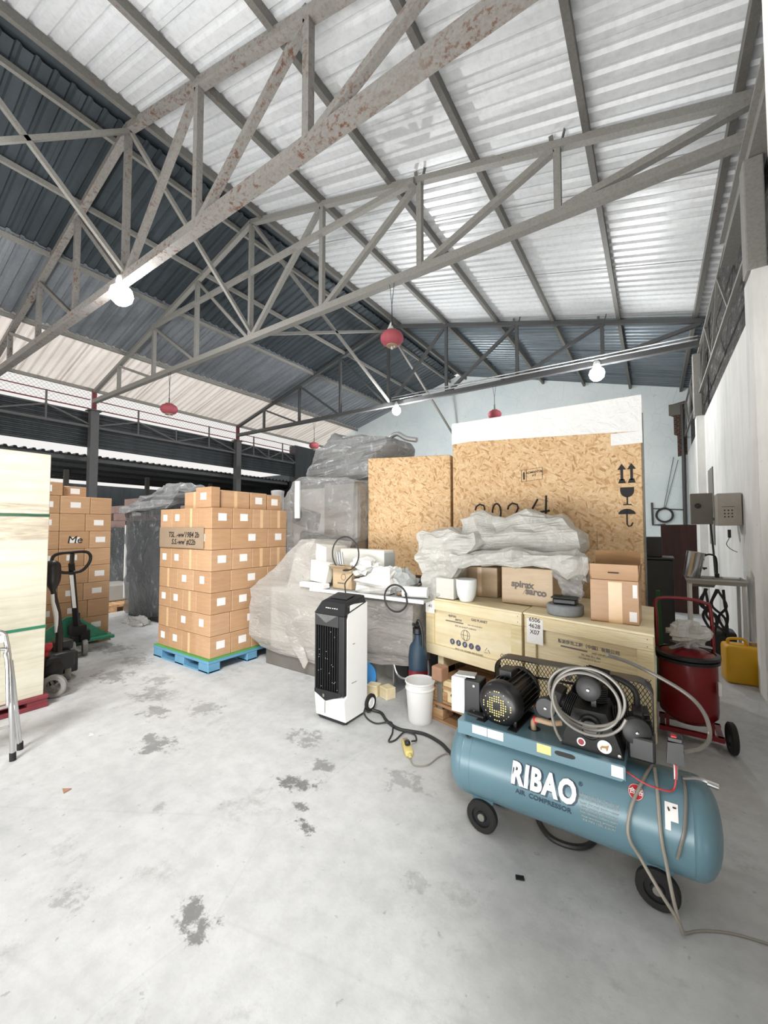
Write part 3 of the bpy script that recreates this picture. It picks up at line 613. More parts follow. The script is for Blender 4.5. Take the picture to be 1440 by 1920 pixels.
# blue pallet
def pallet(name, lab, x0, x1, y0, y1, h, mat, edge=None, planks=False, z=0, rz=0, group=None, nb=3):
    cx, cy = (x0+x1)/2, (y0+y1)/2; t = thing(name, lab, 'pallet', (cx, cy, z), rz, group); a, b = (x1-x0)/2, (y1-y0)/2
    m = MB()
    if planks:
        n = 7; wd = 2*b/n
        for i in range(n): m.box(-a, a, -b+i*wd, -b+i*wd+wd*.82, h-.022, h, .002, 1)
        for i in range(nb): q = -a+i*(2*a-.1)/(nb-1); m.box(q, q+.1, -b, b, h-.044, h-.023)
    else: m.box(-a, a, -b, b, h-.035, h, .004, 1)
    m.build('deck', mat, t)
    for i in range(3):
        for j in range(3):
            q, p = (-a, -.09, a-.18)[i], (-b, -.07, b-.14)[j]
            m = MB(); m.box(q, q+.18, p, p+.14, .018 if planks else 0, h-.036 if not planks else h-.045, .006, 1); m.build('block', mat, t)
    m = MB()
    for p in (-b, -.07, b-.14): m.box(-a, a, p, p+.14, 0, .018)
    m.build('bottom_skid', mat, t)
    if edge: m = MB(); m.box(-a+.0, a, -b, b, h, h+.008); m.build('slip_sheet', edge, t)
    return t
pallet('plastic_pallet', 'bright blue plastic pallet under the tall brown carton stack', bx0-.03, bx1+.03, by0-.03, by1+.02, .127, 'bluepal', 'greenedge')
# --- left stack (visible face +X at x=-6.09)
ax1, ay1, az, AH = -6.09, 2.446, .13, .2215
RN8 = ['bottom row']+['%s row' % o for o in ORD[1:7]]+['eighth row']
for r in range(8):
    widths = [.30, .27, .27, .27] if r % 2 == 0 else [.25, .32, .25, .3]
    y = ay1; z0 = az+r*AH
    for i, wd in enumerate(widths):
        lb = (i+r) % 3 != 1; 
        o = carton(ax1-.4, ax1, y-wd, y, z0, z0+AH, 'brown carton in the stack behind the pallet jacks, %s, %s from its right edge' % (RN8[r], ORD[i]), 'cartons behind the pallet jacks', '+x', lb, False, lp=(.5, .5), ls=(.11, .07))
        if r == 5 and i == 1:
            text(o, 'Me', .13, frame((.2005, 0, AH*.5), (0, 1, 0), (0, 0, 1)), 'ink', 'handwriting', 0, shear=.15)
        y -= wd
carton(-6.49, -6.09, 1.45, 1.90, az+8*AH, az+8*AH+.17, 'carton on top of the stack behind the pallet jacks, left one', 'cartons behind the pallet jacks', '+x', True, lp=(.62, .5), ls=(.12, .08))
carton(-6.55, -6.15, 1.92, 2.17, az+8*AH, az+8*AH+.13, 'small carton on top of the stack behind the pallet jacks, right one', 'cartons behind the pallet jacks', '+x', True, ls=(.1, .07))
pallet('wooden_pallet', 'worn wooden pallet under the carton stack behind the pallet jacks', -7.2, -6.08, 1.3, 2.47, .127, 'pine_b', planks=True)
# --- pale sheet stack far left
t = thing('board_stack', 'tall stack of pale boards with green straps at the left edge', 'stack of boards', (-4.85, .67, 0))
m = MB(); m.box(-5.4, -4.3, .05, 1.25, .10, 2.13, .004, 1); m.build('boards', 'pale_sheets', t, world=True)
for z in (.67, 1.607):
    m = MB(); m.box(-5.403, -4.297, .047, 1.253, z-.012, z+.012); m.build('strap', 'strap', t, world=True)
m = MB(); m.box(-4.2999, -4.297, .05, 1.25, 1.4, 1.7); m.build('film_band', 'film_box', t, world=True)
m = MB(); m.box(-5.45, -4.27, .0, 1.28, .0, .035, .004, 1); m.box(-5.45, -4.27, .0, 1.28, .07, .10, .004, 1)
for p in (0, .57, 1.14):
    m.box(-5.45, -4.28, p, p+.13, .03, .075)
tag(m.build('low_pallet', 'redpal'), 'maroon pallet under the pale board stack at the left edge', 'pallet')
# ================================================================== STEP LADDER (left edge)
t = thing('step_ladder', 'folded chrome step ladder cropped by the left edge', 'ladder', (-3.55, .8, 0), 0)
def lw(*p): return [Vector(q) for q in p]
# side rail pairs; the ladder plane faces the camera side, running toward -Y out of frame
MB().tube(spline([(-3.47, 0.862, 0.01), (-3.49, 0.85, 0.323), (-3.51, 0.839, 0.596), (-3.53, 0.824, 0.751), (-3.54, 0.801, 0.82), (-3.56, 0.7, 0.83), (-3.58, 0.4, 0.83)], 6), .0145, 10).build('front_rail', 'chrome', t, True, world=True)
MB().tube([(-3.6, 0.93, 0.01), (-3.56, 0.878, 0.4), (-3.53, 0.846, 0.632)], .0145, 10).build('rear_rail', 'chrome', t, True, world=True)
MB().tube(spline([(-3.46, 0.826, 0.366), (-3.47, 0.819, 0.609), (-3.48, 0.809, 0.684), (-3.49, 0.785, 0.726), (-3.5, 0.45, 0.726)], 5), .011, 10).build('handle_rail', 'chrome', t, True, world=True)
MB().cyl((-3.47, 0.862, .0), (-3.47, 0.86, .05), .018, 12).build('rubber_foot', 'rubber', t, world=True)
MB().cyl((-3.6, 0.93, .0), (-3.5980000000000003, 0.928, .05), .018, 12).build('rubber_foot', 'rubber', t, world=True)
for z in (.17, .30): MB().bar((-3.49, .84, z+.05), (-3.53, .3, z+.03), .02, .012).build('rung', 'chrome', t, world=True)
m = MB(); m.box(-3.60, -3.53, .3, .80, .42, .74, .02); m.build('folded_tread', 'darkmach', t, world=True)
MB().bar((-3.49, .78, .48), (-3.52, .3, .47), .016, .016).build('rung', 'chrome', t, world=True)
MB().cyl((-3.528, .803, .76), (-3.533, .80, .80), .019, 12).build('white_collar', 'white', t, world=True)
# ================================================================== PALLET JACKS
def wheel(parent, c, axis, r, w, tyre='rubber', hub='hubgrey', spokes=0, name='wheel', world=True):
    c = Vector(c); ax = Vector(axis).normalized()
    o = MB().lathe([(r*.62, -w*.42), (r*.9, -w/2), (r, -w*.32), (r, w*.32), (r*.9, w/2), (r*.62, w*.42)], c, ax, 28, False).build(name, tyre, parent, True, world=world)
    m = MB()
    if spokes:
        m.lathe([(r*.55, -w*.2), (r*.64, -w*.3), (r*.64, w*.3), (r*.55, w*.2), (r*.55, -w*.2)], c, ax, 28, False)
        t_ = Vector((0, 0, 1)); b_ = ax.cross(t_)
        for k in range(spokes):
            a = 2*PI*k/spokes+.4; d = t_*math.cos(a)+b_*math.sin(a); m.bar(c, c+d*r*.6, r*.12, w*.4, ax)
        m.lathe([(0, -w*.4), (r*.2, -w*.4), (r*.2, w*.4), (0, w*.4)], c, ax, 16)
    else:
        m.lathe([(0, -w*.30), (r*.30, -w*.34), (r*.34, -w*.2), (r*.6, -w*.2), (r*.64, -w*.38), (r*.64, w*.38), (r*.6, w*.2), (r*.34, w*.2), (r*.3, w*.34), (0, w*.3)], c, ax, 24)
    h = m.build('hub', hub, o, world=world)
    return o
t = thing('manual_pallet_jack', 'green manual pallet jack with tall looped black handle before the carton stack', 'pallet jack', (-5.75, 2.05, 0))
MB().prism([(-5.80, 1.50, .12), (-5.80, 2.32, .10), (-5.80, 2.32, .16), (-5.80, 1.98, .44), (-5.80, 1.88, .44), (-5.80, 1.50, .20)], 0, (-.03, 0, 0)).build('front_plate', 'green', t, world=True)
for y in (1.68, 2.26): MB().box(-7.0, -5.82, y, y+.15, .085, .125, .006, 1).build('fork', 'green', t, world=True)
m = MB(); m.box(-5.82, -5.72, 1.50, 2.32, .12, .15); m.build('base_plate', 'green', t, world=True)
m = MB(); m.lathe([(.05, 0), (.055, .1), (.05, .22), (.03, .26), (.03, .34)], (-5.70, 1.95, .15), seg=16); m.obox((-5.68, 1.95, .3), (.13, .16, .12), bev=.02); m.obox((-5.66, 2.02, .22), (.08, .1, .14), bev=.02); m.build('hydraulic_pump', 'castiron', t, True, world=True)
m = MB(); m.bar((-5.65, 1.93, .36), (-5.52, 1.82, 1.10), .05, .035); m.build('handle_shaft', 'blackpaint', t, world=True)
m = MB(); m.bar((-5.607, 1.90, .58), (-5.535, 1.835, .97), .035, .045); m.build('warning_sticker', 'label', t, world=True)
pts = spline([(-5.52, 1.82, .99), (-5.52, 1.72, 1.01), (-5.51, 1.64, 1.10), (-5.50, 1.66, 1.20), (-5.50, 1.82, 1.225), (-5.50, 1.97, 1.215), (-5.51, 2.0, 1.12), (-5.52, 1.93, 1.01), (-5.52, 1.82, .99)], 5)
MB().tube(pts, .017, 10).build('handle_loop', 'blackpaint', t, True, world=True)
MB().bar((-5.50, 1.82, 1.21), (-5.51, 1.82, 1.09), .05, .03).build('release_lever', 'blackplastic', t, world=True)
for y in (1.89, 2.01): wheel(t, (-5.62, y, .09), (.25, 1, 0), .09, .05, 'tyregrey', 'blackpaint', name='steering_wheel')
t = thing('electric_pallet_jack', 'black electric pallet jack with red emergency knob beside the pale board stack', 'pallet jack', (-4.6, 1.55, 0))
m = MB(); m.obox((-4.74, 1.47, .25), (.26, .22, .17), bev=.035); m.obox((-4.80, 1.52, .37), (.18, .16, .10), bev=.03); m.build('motor_housing', 'blackplastic', t, True, world=True)
m = MB(); m.obox((-4.60, 1.38, .27), (.16, .12, .12), bev=.03); m.lathe([(.075, 0), (.085, .04), (.07, .08), (.045, .12)], (-4.56, 1.385, .17), seg=18); m.bar((-4.52, 1.36, .20), (-4.47, 1.365, .10), .03, .05); m.build('drive_unit', 'castiron', t, True, world=True)
MB().lathe([(.0, .04), (.04, .035), (.045, .0), (.03, -.03), (.012, -.04), (.012, -.10)], (-4.62, 1.355, .41), seg=20).build('emergency_knob', 'red', t, True, world=True)
m = MB(); m.tube([(-4.70, 1.47, .32), (-4.76, 1.49, .48), (-4.82, 1.49, .68), (-4.86, 1.46, .90)], [.034, .03, .026, .022], 12); m.build('tiller_arm', 'blackpaint', t, True, world=True)
m = MB(); m.tube([(-4.765, 1.478, .50), (-4.80, 1.478, .64), (-4.835, 1.462, .78), (-4.845, 1.455, .86)], [.022, .022, .020, .018], 8); m.build('paint_flakes', 'white', t, world=True)
m = MB(); m.tube(spline([(-4.86, 1.46, .89), (-4.87, 1.46, .95), (-4.88, 1.46, 1.02), (-4.895, 1.46, 1.12), (-4.90, 1.46, 1.18)], 4), [.022, .027, .034, .042, .050, .056, .060, .063, .066, .068, .068, .068, .068, .066, .060, .05, .03][:17], 14); m.build('tiller_head', 'blackplastic', t, True, world=True)
wheel(t, (-4.44, 1.362, .10), (.75, -.65, 0), .10, .045, 'tyregrey', 'hubgrey', 5, name='caster_wheel')
wheel(t, (-4.86, 1.60, .08), (.3, 1, 0), .08, .05, 'tyregrey', 'blackpaint', name='drive_wheel')
m = MB(); m.box(-5.5, -4.95, 1.35, 1.5, .05, .10, .01, 1); m.box(-5.5, -4.95, 1.62, 1.70, .05, .10, .01, 1); m.box(-5.0, -4.9, 1.35, 1.70, .05, .25, .01, 1); m.build('fork', 'darkmach', t, world=True)
# ================================================================== DARK WRAPPED MACHINES BEHIND
def lumpy(name, lab, cat, rings, mat, cuts=3, amp=.04, sc=4, seed=1, parent=None):
    m = MB(); m.loft(rings); m.crumple(cuts, amp, sc, seed, 1); o = m.build(name, mat, None, False)
    return tag(o, lab, cat) if not parent else o
t = thing('wrapped_cabinet', 'tall dark cabinet wrapped in grey film between the two carton stacks', 'wrapped machine', (-6.9, 3.7, 0))
m = MB(); m.box(-7.55, -6.35, 3.32, 4.2, 0, 1.62, .02); m.build('cabinet', 'darkmach', t, world=True)
m = MB(); m.loft([rr(-7.60, -6.30, 3.27, 4.25, .04), rr(-7.64, -6.28, 3.24, 4.25, .5), rr(-7.62, -6.28, 3.25, 4.25, 1.1), rr(-7.66, -6.26, 3.24, 4.25, 1.75), rr(-7.3, -6.26, 3.4, 4.2, 2.02)]); m.crumple(4, .05, 3.2, 3); m.build('plastic_wrap', 'film_dark', t, True, world=True)
m = MB(); m.box(-7.60, -7.57, 3.26, 3.29, .3, 1.55); m.build('corner_strip', 'paper', t, world=True)
lumpy('plastic_cover', 'loose grey plastic cover gathered on top of the dark wrapped cabinet', 'plastic sheet', [rr(-7.75, -6.2, 3.2, 4.3, 1.78), rr(-7.5, -6.15, 3.3, 4.2, 1.95), rr(-7.0, -6.1, 3.4, 4.0, 2.10), rr(-6.85, -6.3, 3.5, 3.8, 2.2)], 'film_grey', 4, .07, 3, 5)
t = thing('wrapped_cabinet', 'black wrapped cabinet deep in shade behind the left carton stack', 'wrapped machine', (-9.4, 4.4, 0))
m = MB(); m.box(-10.3, -8.55, 4.0, 4.9, 0, 1.48, .02); m.build('cabinet', 'darkmach', t, world=True)
m = MB(); m.loft([rr(-10.35, -8.5, 3.95, 4.95, .15), rr(-10.4, -8.47, 3.93, 4.95, .8), rr(-10.35, -8.5, 3.95, 4.95, 1.52)]); m.crumple(4, .05, 3, 8); m.build('plastic_wrap', 'film_dark', t, True, world=True)
pallet('wooden_pallet', 'grey wooden pallet seen low between the carton stacks', -9.1, -8.0, 3.2, 3.85, .13, 'pine_b', planks=True)
m = MB(); m.box(-8.9, -8.35, 3.3, 3.75, .132, .45, .03); tag(m.build('grey_crate', 'greymach'), 'small grey crate on the low pallet between the carton stacks', 'crate')
lumpy('crumpled_film', 'crumpled clear film lying on the floor by the dark wrapped cabinet', 'plastic film', [rr(-7.0, -6.5, 3.0, 3.25, .0), rr(-6.95, -6.55, 3.02, 3.22, .05), rr(-6.85, -6.6, 3.08, 3.18, .09)], 'film_white', 3, .05, 9, 3)
# far clutter cartons in shade behind
cl = [(-10.3, -9.5, 4.1, 4.8, 1.50, 1.66, 'flat dark carton lying on the black wrapped cabinet, lowest'), (-10.25, -9.6, 4.15, 4.8, 1.661, 1.83, 'dusty brown carton stacked second on the black wrapped cabinet'), (-9.55, -8.75, 4.1, 4.8, 1.50, 1.72, 'dusty brown carton at the right end of the black wrapped cabinet'),
      (-9.50, -8.85, 4.15, 4.75, 1.721, 1.90, 'grey carton with white label in the shaded pile'), (-9.62, -8.95, 4.1, 4.8, 1.901, 2.13, 'reddish carton topmost on the shaded pile behind the left stack'), (-10.4, -9.75, 4.15, 4.75, 1.831, 2.0, 'black open carton top left on the shaded pile')]
for i, (a, b, c, d, e, f, lab) in enumerate(cl):
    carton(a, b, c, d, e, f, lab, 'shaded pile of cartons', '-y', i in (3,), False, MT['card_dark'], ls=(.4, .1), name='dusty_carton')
for i, (x, y, z, sx, sy, sz) in enumerate(((-15.2, 11.5, .0, 1.3, 1.2, 1.75), (-16.9, 12.2, 0, 1.2, 1.2, 1.95), (-18.6, 12.8, 0, 1.2, 1.2, 1.65), (-16.2, 8.4, 0, 1.4, 1.2, 1.9), (-18.2, 7.2, 0, 1.4, 1.2, 1.7), (-17.5, 5.6, 0, 1.4, 1.2, 2.0), (-9.6, 8.9, 0, 1.2, 1, 1.8), (-8.4, 8.6, 0, 1.0, .9, 2.1))):
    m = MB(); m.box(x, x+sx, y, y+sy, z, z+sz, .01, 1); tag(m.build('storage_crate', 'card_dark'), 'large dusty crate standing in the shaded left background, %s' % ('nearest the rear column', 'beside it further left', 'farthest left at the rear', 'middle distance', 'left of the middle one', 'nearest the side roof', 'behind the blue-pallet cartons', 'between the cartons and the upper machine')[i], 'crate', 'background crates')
m = MB(); m.lathe([(.09, 0), (.09, .26), (.095, .27), (.095, .3), (.05, .31)], (-4.55, 3.98, 0), seg=20)
for v in m.bm.verts: v.co.z += 1.74
tag(m.build('white_canister', 'whiteplastic', None, True), 'white plastic canister peeking above the right end of the carton stack', 'canister')
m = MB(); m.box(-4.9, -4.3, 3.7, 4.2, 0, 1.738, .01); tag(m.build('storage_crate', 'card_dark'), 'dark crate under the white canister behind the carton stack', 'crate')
m = MB(); m.lathe([(.12, 0), (.13, .02), (.13, .28), (.09, .34), (.03, .38), (.03, .42)], (-4.12, 3.78, .85), seg=24); tag(m.build('water_bottle', 'blue', None, True), 'blue water bottle between the cartons and the wrapped machine', 'bottle')
m = MB(); m.box(-4.28, -3.95, 3.62, 3.95, 0, .85, .01); tag(m.build('low_cabinet', 'darkmach'), 'dark cabinet holding the blue bottle behind the carton stack', 'cabinet')
m = MB(); m.lathe([(.1, 0), (.1, .16), (.085, .17), (.085, 0.02)], (-5.05, 3.2, 1.80), seg=22); tag(m.build('metal_can', 'chrome', None, True), 'shiny metal can rising behind the topmost cartons', 'can')
m = MB(); m.box(-5.3, -4.92, 2.95, 3.5, 0.13, 1.80, .01); tag(m.build('dusty_carton_column', 'card_dark'), 'column of dark cartons hidden behind the blue-pallet stack', 'boxes')
# ================================================================== WRAPPED MACHINES, TABLE
t = thing('wrapped_machine', 'large low machine under cloudy stretch film with bare steel foot beside the cartons', 'wrapped machine', (-2.9, 3.6, 0))
m = MB(); m.box(-3.62, -2.35, 3.02, 3.88, 0, .16, .01); m.build('steel_foot', 'stainless_d', t, world=True)
m = MB(); m.box(-3.6, -2.33, 3.06, 3.88, .161, .84, .02); m.build('body', 'palemach', t, world=True)
m = MB(); m.prism([(-3.40, 3.12, .84), (-2.82, 3.12, .84), (-2.82, 3.12, 1.30), (-3.05, 3.12, 1.36), (-3.25, 3.12, 1.28)], 0, (0, .36, 0)); m.build('raised_panel', 'palemach', t, world=True)
m = MB(); m.loft([[(-3.60, 2.98, .17), (-2.32, 2.99, .14), (-2.31, 3.9, .17), (-3.6, 3.9, .17)], [(-3.78, 2.92, .31), (-2.31, 2.97, .31), (-2.30, 3.9, .31), (-3.75, 3.9, .31)],
                 [(-3.79, 2.93, .82), (-2.31, 2.96, .82), (-2.30, 3.9, .84), (-3.76, 3.9, .82)], [(-3.50, 3.02, 1.05), (-2.93, 3.00, .93), (-2.93, 3.50, .96), (-3.5, 3.52, 1.05)],
                 [(-3.22, 3.08, 1.32), (-3.0, 3.05, 1.25), (-2.85, 3.50, 1.1), (-3.2, 3.52, 1.32)], [(-3.16, 3.10, 1.375), (-2.95, 3.10, 1.38), (-2.79, 3.50, 1.35), (-3.15, 3.52, 1.37)]])
m.crumple(4, .014, 5, 4, 0); m.build('stretch_wrap', 'film_stretch', t, False, world=True)
m = MB(); m.prism([(-3.40, 2.97, .80), (-3.36, 2.95, .55), (-3.0, 2.93, .16), (-2.93, 2.93, .10), (-2.90, 2.95, .16), (-3.1, 2.95, .6)], 0, (0, .01, 0)); m.crumple(3, .01, 9, 2, 0); m.build('loose_film_corner', 'film_stretch', t, True, world=True)
t = thing('steel_frame_machine', 'grey wrapped machine body under the white-edged board, right of the air cooler', 'wrapped machine', (-1.95, 3.5, 0))
m = MB(); m.box(-2.28, -1.72, 3.3, 4.0, .30, .85, .01); m.build('body', 'greymach', t, world=True)
for x in (-2.26, -1.76): MB().box(x, x+.03, 3.3, 3.33, 0, .3).build('leg', 'stainless', t, world=True)
MB().tube(spline([(-1.95, 3.05, .30), (-1.9, 3.03, .22), (-1.82, 3.02, .20), (-1.73, 3.04, .24), (-1.70, 3.06, .3)], 4), .009, 8).build('handle', 'alu', t, True, world=True)
MB().box(-2.28, -1.74, 3.5, 3.95, 0, .299).build('base', 'darkmach', t, world=True)
m = MB(); m.loft([rr(-2.29, -1.73, 3.04, 3.9, .27, 0, 0, (-.02, .04, 0, 0)), rr(-2.295, -1.725, 3.0, 3.9, .40), rr(-2.295, -1.725, 3.0, 3.9, .84), rr(-2.28, -1.73, 3.02, 3.9, .862)]); m.crumple(4, .012, 6, 9, 0); m.build('stretch_wrap', 'film_stretch', t, False, world=True)
t = thing('board_shelf', 'long white-edged board lying over the wrapped machines and holding the clutter', 'board', (-2.2, 3.4, .86))
m = MB(); m.box(-2.90, -1.60, 2.97, 3.9, .872, .895, .003, 1); m.build('board_top', 'foamgrey', t, world=True)
m = MB(); m.box(-2.90, -1.60, 2.962, 2.97, .868, .898); m.build('white_edge', 'white', t, world=True)
t = thing('steel_tub', 'open steel tub standing on its side behind two wood blocks', 'tub', (-2.11, 3.2, 0))
m = MB(); m.loft([rr(-2.235, -1.985, 3.12, 3.14, 0, 0, 0), ], False, False)
m.bm.clear()
def ringxz(x0, x1, z0, z1, y, r, n=4):
    pts = []
    for cx, cz, a in ((x1-r, z1-r, 0), (x0+r, z1-r, PI/2), (x0+r, z0+r, PI), (x1-r, z0+r, 1.5*PI)):
        for i in range(n+1): q = a+PI/2*i/n; pts.append((cx+r*math.cos(q), y, cz+r*math.sin(q)))
    return pts
m.loft([ringxz(-2.235, -1.985, .012, .30, 3.13, .05), ringxz(-2.225, -1.995, .022, .29, 3.11, .045), ringxz(-2.22, -2.0, .03, .28, 3.13, .04), ringxz(-2.20, -2.02, .05, .26, 3.30, .04)], False, True)
m.build('bowl', 'stainless', t, True, world=True); MB().box(-2.225, -1.995, 3.301, 3.34, .0, .28, .01).build('back_plate', 'stainless_d', t, world=True); MB().box(-1.985, -1.975, 3.10, 3.34, 0, .34).build('side_plate', 'alu', t, world=True)
for x, rz, lab in ((-2.13, .15, 'pale wood block on the floor, left of the pair behind the cooler'), (-1.995, -.35, 'pale wood block on the floor, right of the pair behind the cooler')):
    m = MB(); m.box(-.055, .055, -.05, .05, 0, .095, .003, 1); o = m.build('wood_block', 'pine'); o.location = (x, 3.0 if x < -2.05 else 3.02, 0); o.rotation_euler = (0, 0, rz); tag(o, lab, 'block')
m = MB(); m.lathe([(.0, 0), (.13, 0), (.135, .01), (.135, .03), (.12, .03)], (-2.28, 3.04, .135), (.35, -1, .1), seg=28); tag(m.build('blue_lid', 'bluedisc', None, True), 'bright blue round lid standing behind the white air cooler', 'lid')
t = thing('gas_cylinder', 'dirty red and navy cylinder between the wrapped machine and the plywood crate', 'cylinder', (-1.66, 3.12, 0))
MB().lathe([(.075, 0), (.08, .02), (.08, .42), (.07, .50), (.03, .56), (.03, .60), (.02, .61)], (-1.685, 3.02, 0), seg=24).build('bottle', 'navy', t, True, world=True)
m = MB(); m.lathe([(.03, .6), (.045, .61), (.045, .65), (.02, .67)], (-1.685, 3.02, 0), seg=14); m.bar((-1.685, 3.02, .66), (-1.685, 2.94, .70), .02); m.build('valve', 'blackplastic', t, True, world=True)
MB().lathe([(.0812, .05), (.0815, .06), (.0815, .30), (.0812, .31)], (-1.685, 3.02, 0), seg=24, cap=False).build('red_band', 'fireext', t, True, world=True)
m = MB(); m.tube(spline([(-1.685, 3.0, .68), (-1.66, 2.99, .72), (-1.63, 3.0, .6), (-1.63, 3.0, .4), (-1.625, 3.0, .25)], 5), .012, 8); m.build('hose', 'blackplastic', t, True, world=True)
# upper machine in clear bag
t = thing('bagged_steel_machine', 'stainless machine head in a clear plastic bag above the wrapped machine', 'wrapped machine', (-3.4, 3.95, .9))
m = MB(); m.box(-3.32, -2.80, 3.62, 4.1, 1.13, 2.02, .03); m.build('steel_head', 'stainless_d', t, True, world=True)
m = MB(); m.box(-3.9, -3.3, 3.66, 4.1, 1.25, 2.0, .05); m.build('side_housing', 'greymach', t, True, world=True)
m = MB(); m.obox((-3.62, 3.63, 1.62), (.42, .08, .22), ry=.25, bev=.02); m.obox((-3.45, 3.63, 1.35), (.5, .08, .16), ry=.15, bev=.02); m.build('dark_window', 'darkmach', t, world=True)
m = MB(); m.box(-3.69, -3.61, 3.50, 3.52, 1.62, 2.08); m.build('white_strip', 'paper', t, world=True)
m = MB(); m.box(-3.7, -2.75, 3.7, 4.15, .86, 1.129, .01); m.build('plinth', 'darkmach', t, world=True)
m = MB(); m.loft([rr(-3.80, -3.15, 3.6, 4.15, 1.0, 0, 0, (0, .05, 0, 0)), rr(-4.02, -2.85, 3.55, 4.15, 1.14, 0, 0, (-.06, .0, 0, 0)), rr(-4.10, -2.78, 3.53, 4.15, 1.35), rr(-4.06, -2.77, 3.52, 4.15, 1.75), rr(-3.90, -2.77, 3.54, 4.15, 2.05, 0, 0, (-.05, 0, 0, 0)), rr(-3.75, -2.80, 3.6, 4.1, 2.14, 0, 0, (0, -.08, -.08, 0))])
m.crumple(5, .03, 3.4, 11, 1); m.build('plastic_bag', 'film_clear', t, False, world=True)
lumpy('plastic_cover', 'grey plastic bag bulging topmost behind the left OSB crate', 'plastic bag', [rr(-3.95, -2.85, 3.95, 4.8, 2.13), rr(-3.95, -2.85, 3.95, 4.8, 2.30, 0, 0, (0, .05, 0, 0)), rr(-3.85, -2.6, 3.95, 4.75, 2.52, 0, 0, (0, .0, 0, 0)), rr(-3.66, -2.65, 4.0, 4.6, 2.70, 0, 0, (.0, -.10, -.1, 0)), rr(-3.60, -3.1, 4.05, 4.5, 2.76, 0, 0, (0, -.12, -.1, 0))], 'film_grey', 5, .045, 3.4, 9)
m = MB(); m.box(-3.8, -2.9, 4.17, 4.75, 0, 2.10, .02); tag(m.build('tall_machine_cabinet', 'greymach'), 'grey cabinet mostly hidden behind the bagged steel machine', 'cabinet')
m = MB(); m.tube(spline([(-2.75, 4.2, 2.55), (-2.72, 4.2, 2.64), (-2.62, 4.2, 2.67), (-2.5, 4.2, 2.60), (-2.35, 4.2, 2.56)], 5), .03, 10); tag(m.build('flexible_duct', 'alu', None, True), 'loop of silvery flexible duct showing above the left OSB crate', 'duct')
# clutter on the board
def cbox(name, lab, cat, c, size, rz, mat, **k):
    o = MB().obox((0, 0, size[2]/2), size, 0, bev=.004).build(name, mat); o.location = c; o.rotation_euler = (k.get('rx', 0), k.get('ry', 0), rz); tag(o, lab, cat); return o
o = cbox('foam_box', 'long cream-white foam box leaning against the left OSB crate', 'box', (-2.47, 3.34, .97), (.60, .15, .31), -.10, 'polystyrene')
m = MB(); m.box(.311, .314, -.083, .083, .005, .285); m.build('grey_end', 'foamgrey', o)
m = MB(); m.box(-2.72, -2.14, 3.30, 3.6, .897, .958, .003, 1); tag(m.build('paper_stack', 'paper'), 'flat white package under the long foam box', 'package')
t = thing('open_carton', 'small open tan carton holding white rags and black cable', 'box', (-2.56, 3.16, .898), -.05)
m = MB(); a, b, h = .125, .09, .22; g = .005
m.box(-a, a, -b, -b+g, 0, h); m.box(-a, a, b-g, b, 0, h); m.box(-a, -a+g, -b+g, b-g, 0, h); m.box(a-g, a, -b+g, b-g, 0, h); m.box(-a, a, -b, b, 0, g); m.build('carton_body', 'card_pale', t)
m = MB(); m.obox((-.02, -b-.035, h-.005), (.23, .08, .004), rx=-.45); m.build('flap', 'card_pale', t); m = MB(); m.obox((a+.04, 0, h+.0), (.08, .17, .004), ry=-.5); m.build('flap', 'card_pale', t)
m = MB(); m.box(-.06, .05, -b-.001, -b, .05, .065); m.tube(arc((.02, -b-.001, .12), .03, 0, 2*PI, 12), .003, 5); m.build('printed_mark', 'inkb', t)
lumpy('white_rag', 'crumpled white paper heaped on the open tan carton', 'rag', [rr(-2.50, -2.28, 3.08, 3.22, 1.06), rr(-2.48, -2.2, 3.07, 3.24, 1.14), rr(-2.42, -2.25, 3.1, 3.2, 1.20)], 'paper', 3, .04, 14, 4)
lumpy('white_cloth_bag', 'white cloth sack lying on the board right of the open carton', 'sack', [rr(-2.34, -1.96, 3.02, 3.2, .90), rr(-2.38, -1.94, 3.0, 3.24, .97, 0, 0, (.04, -.0, 0, 0)), rr(-2.30, -1.98, 3.04, 3.22, 1.06, 0, 0, (-.03, .04, .04, 0)), rr(-2.15, -2.0, 3.08, 3.18, 1.13)], 'paper', 4, .025, 9, 6)
lumpy('cloth_bundle', 'grey and white cloth bundle against the foot of the left OSB crate', 'cloth', [rr(-2.02, -1.8, 3.12, 3.3, .90), rr(-2.03, -1.82, 3.12, 3.3, 1.02), rr(-2.02, -1.94, 3.14, 3.26, 1.12)], 'foamgrey', 3, .03, 12, 2)
MB_ = MB().lathe([(.02, 0), (.048, 0), (.048, .22), (.02, .22)], (-1.83, 3.02, .946), (1, .25, 0), seg=24); t = tag(MB_.build('paper_roll', 'white', None, True), 'white film roll with cardboard core lying at the board end', 'roll')
MB().lathe([(.02, -.001), (.030, -.002), (.030, .004), (.019, .004), (.019, -.001)], (-1.83, 3.02, .946), (1, .25, 0), seg=20, cap=False).build('core', 'card_in', t, True)
for i, (x, s) in enumerate(((-2.62, .012), (-2.59, .012), (-2.56, .012))):
    m = MB(); m.cyl((x, 3.08, 1.14), (x+.0-.02, 3.08, 1.26), s, 12); tag(m.build('metal_tube', 'alu', None, True), 'short silvery tube standing in the open tan carton, %s from left' % ORD[i], 'tube', 'tubes in the carton')
def cable(name, pts, r, mat, lab, cat='cable', n=8, group=None): return tag(MB().tube(spline(pts, n), r, 8).build(name, mat, None, True), lab, cat, group)
cable('cable_loop', [(-2.56, 3.06, 1.13)]+[tuple(p) for p in arc((-2.50, 3.04, 1.25), .165, PI*1.3, -PI*.55, 14)]+[(-2.42, 3.03, 1.10)], .007, 'cable', 'thin black cable loop standing up from the open tan carton', n=3)
